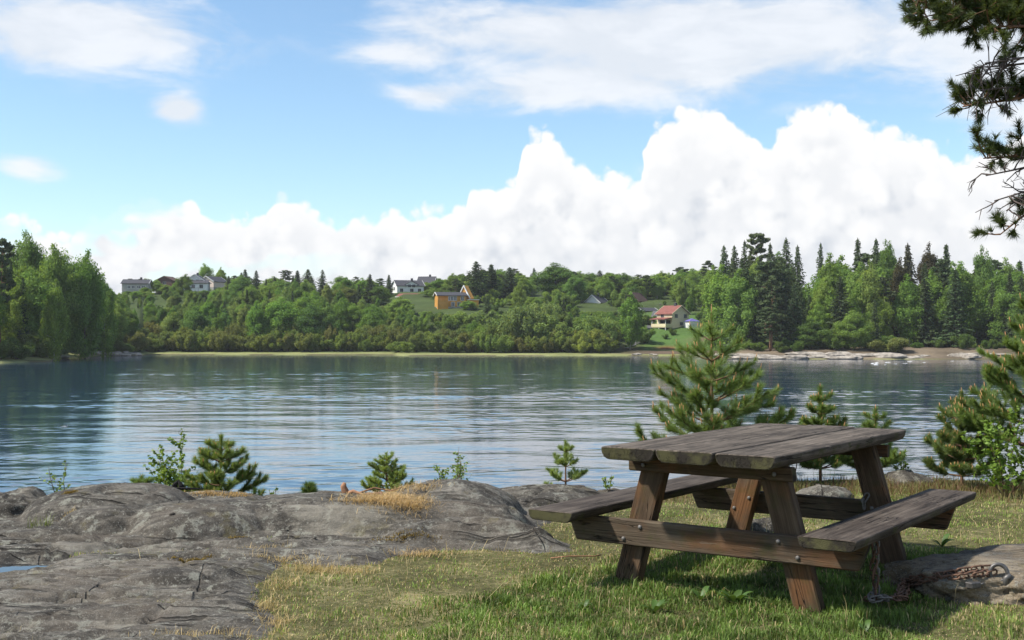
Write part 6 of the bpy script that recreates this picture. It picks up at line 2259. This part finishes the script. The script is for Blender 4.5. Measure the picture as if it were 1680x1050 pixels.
mb = MB(); mb.tube([(-0.05, 0, 0.0), (-0.02, 0, 0.03), (0.0, 0.01, 0.055), (0.022, 0, 0.02), (0.045, 0, 0.0)], [0.012, 0.022, 0.014, 0.022, 0.012], 7); mb.build('stub', M_CHAR, r)
mb = MB(); mb.tube([(-0.16, 0, 0.0), (-0.05, -0.02, 0.008), (0.08, -0.02, 0.004), (0.19, 0.0, 0.0)], [0.004, 0.010, 0.010, 0.004], 6); mb.build('bark_strip', M_CHAR, r)
for (px, py, seed, lab) in ((104, 868, 1, 'short orange stick leaning on the left rocks'), (940, 915, 2, 'thin twig lying in the dry grass left of the table')):
    q = at_height(px, py, GZ)
    z = max(float(soil_z(q.x, q.y)), float(rock_z(q.x, q.y)))
    o = MB().tube([(-0.045, 0, 0.01), (0.0, 0.015, 0.02), (0.04, 0.02, 0.045)] if seed == 1 else [(-0.13, 0, 0.012), (-0.02, 0.02, 0.02), (0.13, 0.03, 0.018), (0.17, 0.06, 0.02)], 0.006 if seed == 1 else 0.004, 6).build('stick', M_DRIFT, None, True)
    o.location = (q.x, q.y, z)
    tag(o, lab, 'stick')
# pebbles on the flat rock
for i, (px, py, s_) in enumerate(((533, 894, .013), (516, 893, .010), (611, 892, .018), (282, 885, .014), (470, 884, .012))):
    q = at_height(px, py, GZ)
    boulder('pebble', (q.x, q.y, float(rock_z(q.x, q.y)) + s_ * .4), (s_ * 1.3, s_, s_ * .7), 200 + i, M_ROCK,
            ['small dark pebble second from left on the pale rock flat', 'small pebble leftmost on the pale rock flat', 'dark pebble on the right of the pale rock flat', 'pebble at the foot of the long rock', 'pebble at the left end of the pale rock flat'][i], 'pebble', 'pebbles on the rock', sub=3)
# puddle at the left edge
q = (-2.98, 6.66)
ang = np.linspace(0, 2 * PI, 40, endpoint=False)
zp = float(rock_z(q[0], q[1])) + 0.030
pv = np.stack([q[0] + 0.55 * np.cos(ang), q[1] + 0.26 * np.sin(ang), np.full(40, zp)], -1)
m, nt, out = material('puddle_water')
principled(nt, out, (0.02, 0.022, 0.022), 0.02, 0.5, 0.0, bump(nt, noise(nt, geopos(nt), 14.0, 2.0), 0.05, 0.004))
tag(link('puddle', mesh_np('puddle', pv, [tuple(range(40))]), m), 'shallow rain puddle in a hollow of the rock at the left edge', kind='structure')

# ================================================================ thin air between the camera and the far bank
haze = MB().box(-1400, 1400, -70, 3300, -4.5, 78).build('haze', None)
m, nt, out = material('thin_air')
hv = N(nt, 'ShaderNodeVolumePrincipled')
hv.inputs['Color'].default_value = (0.92, 0.95, 1.0, 1)
hv.inputs['Density'].default_value = 0.00011
nt.links.new(hv.outputs[0], out.inputs['Volume'])
haze.data.materials.append(m)
tag(haze, 'thin pale air over the river and hillside', kind='stuff')
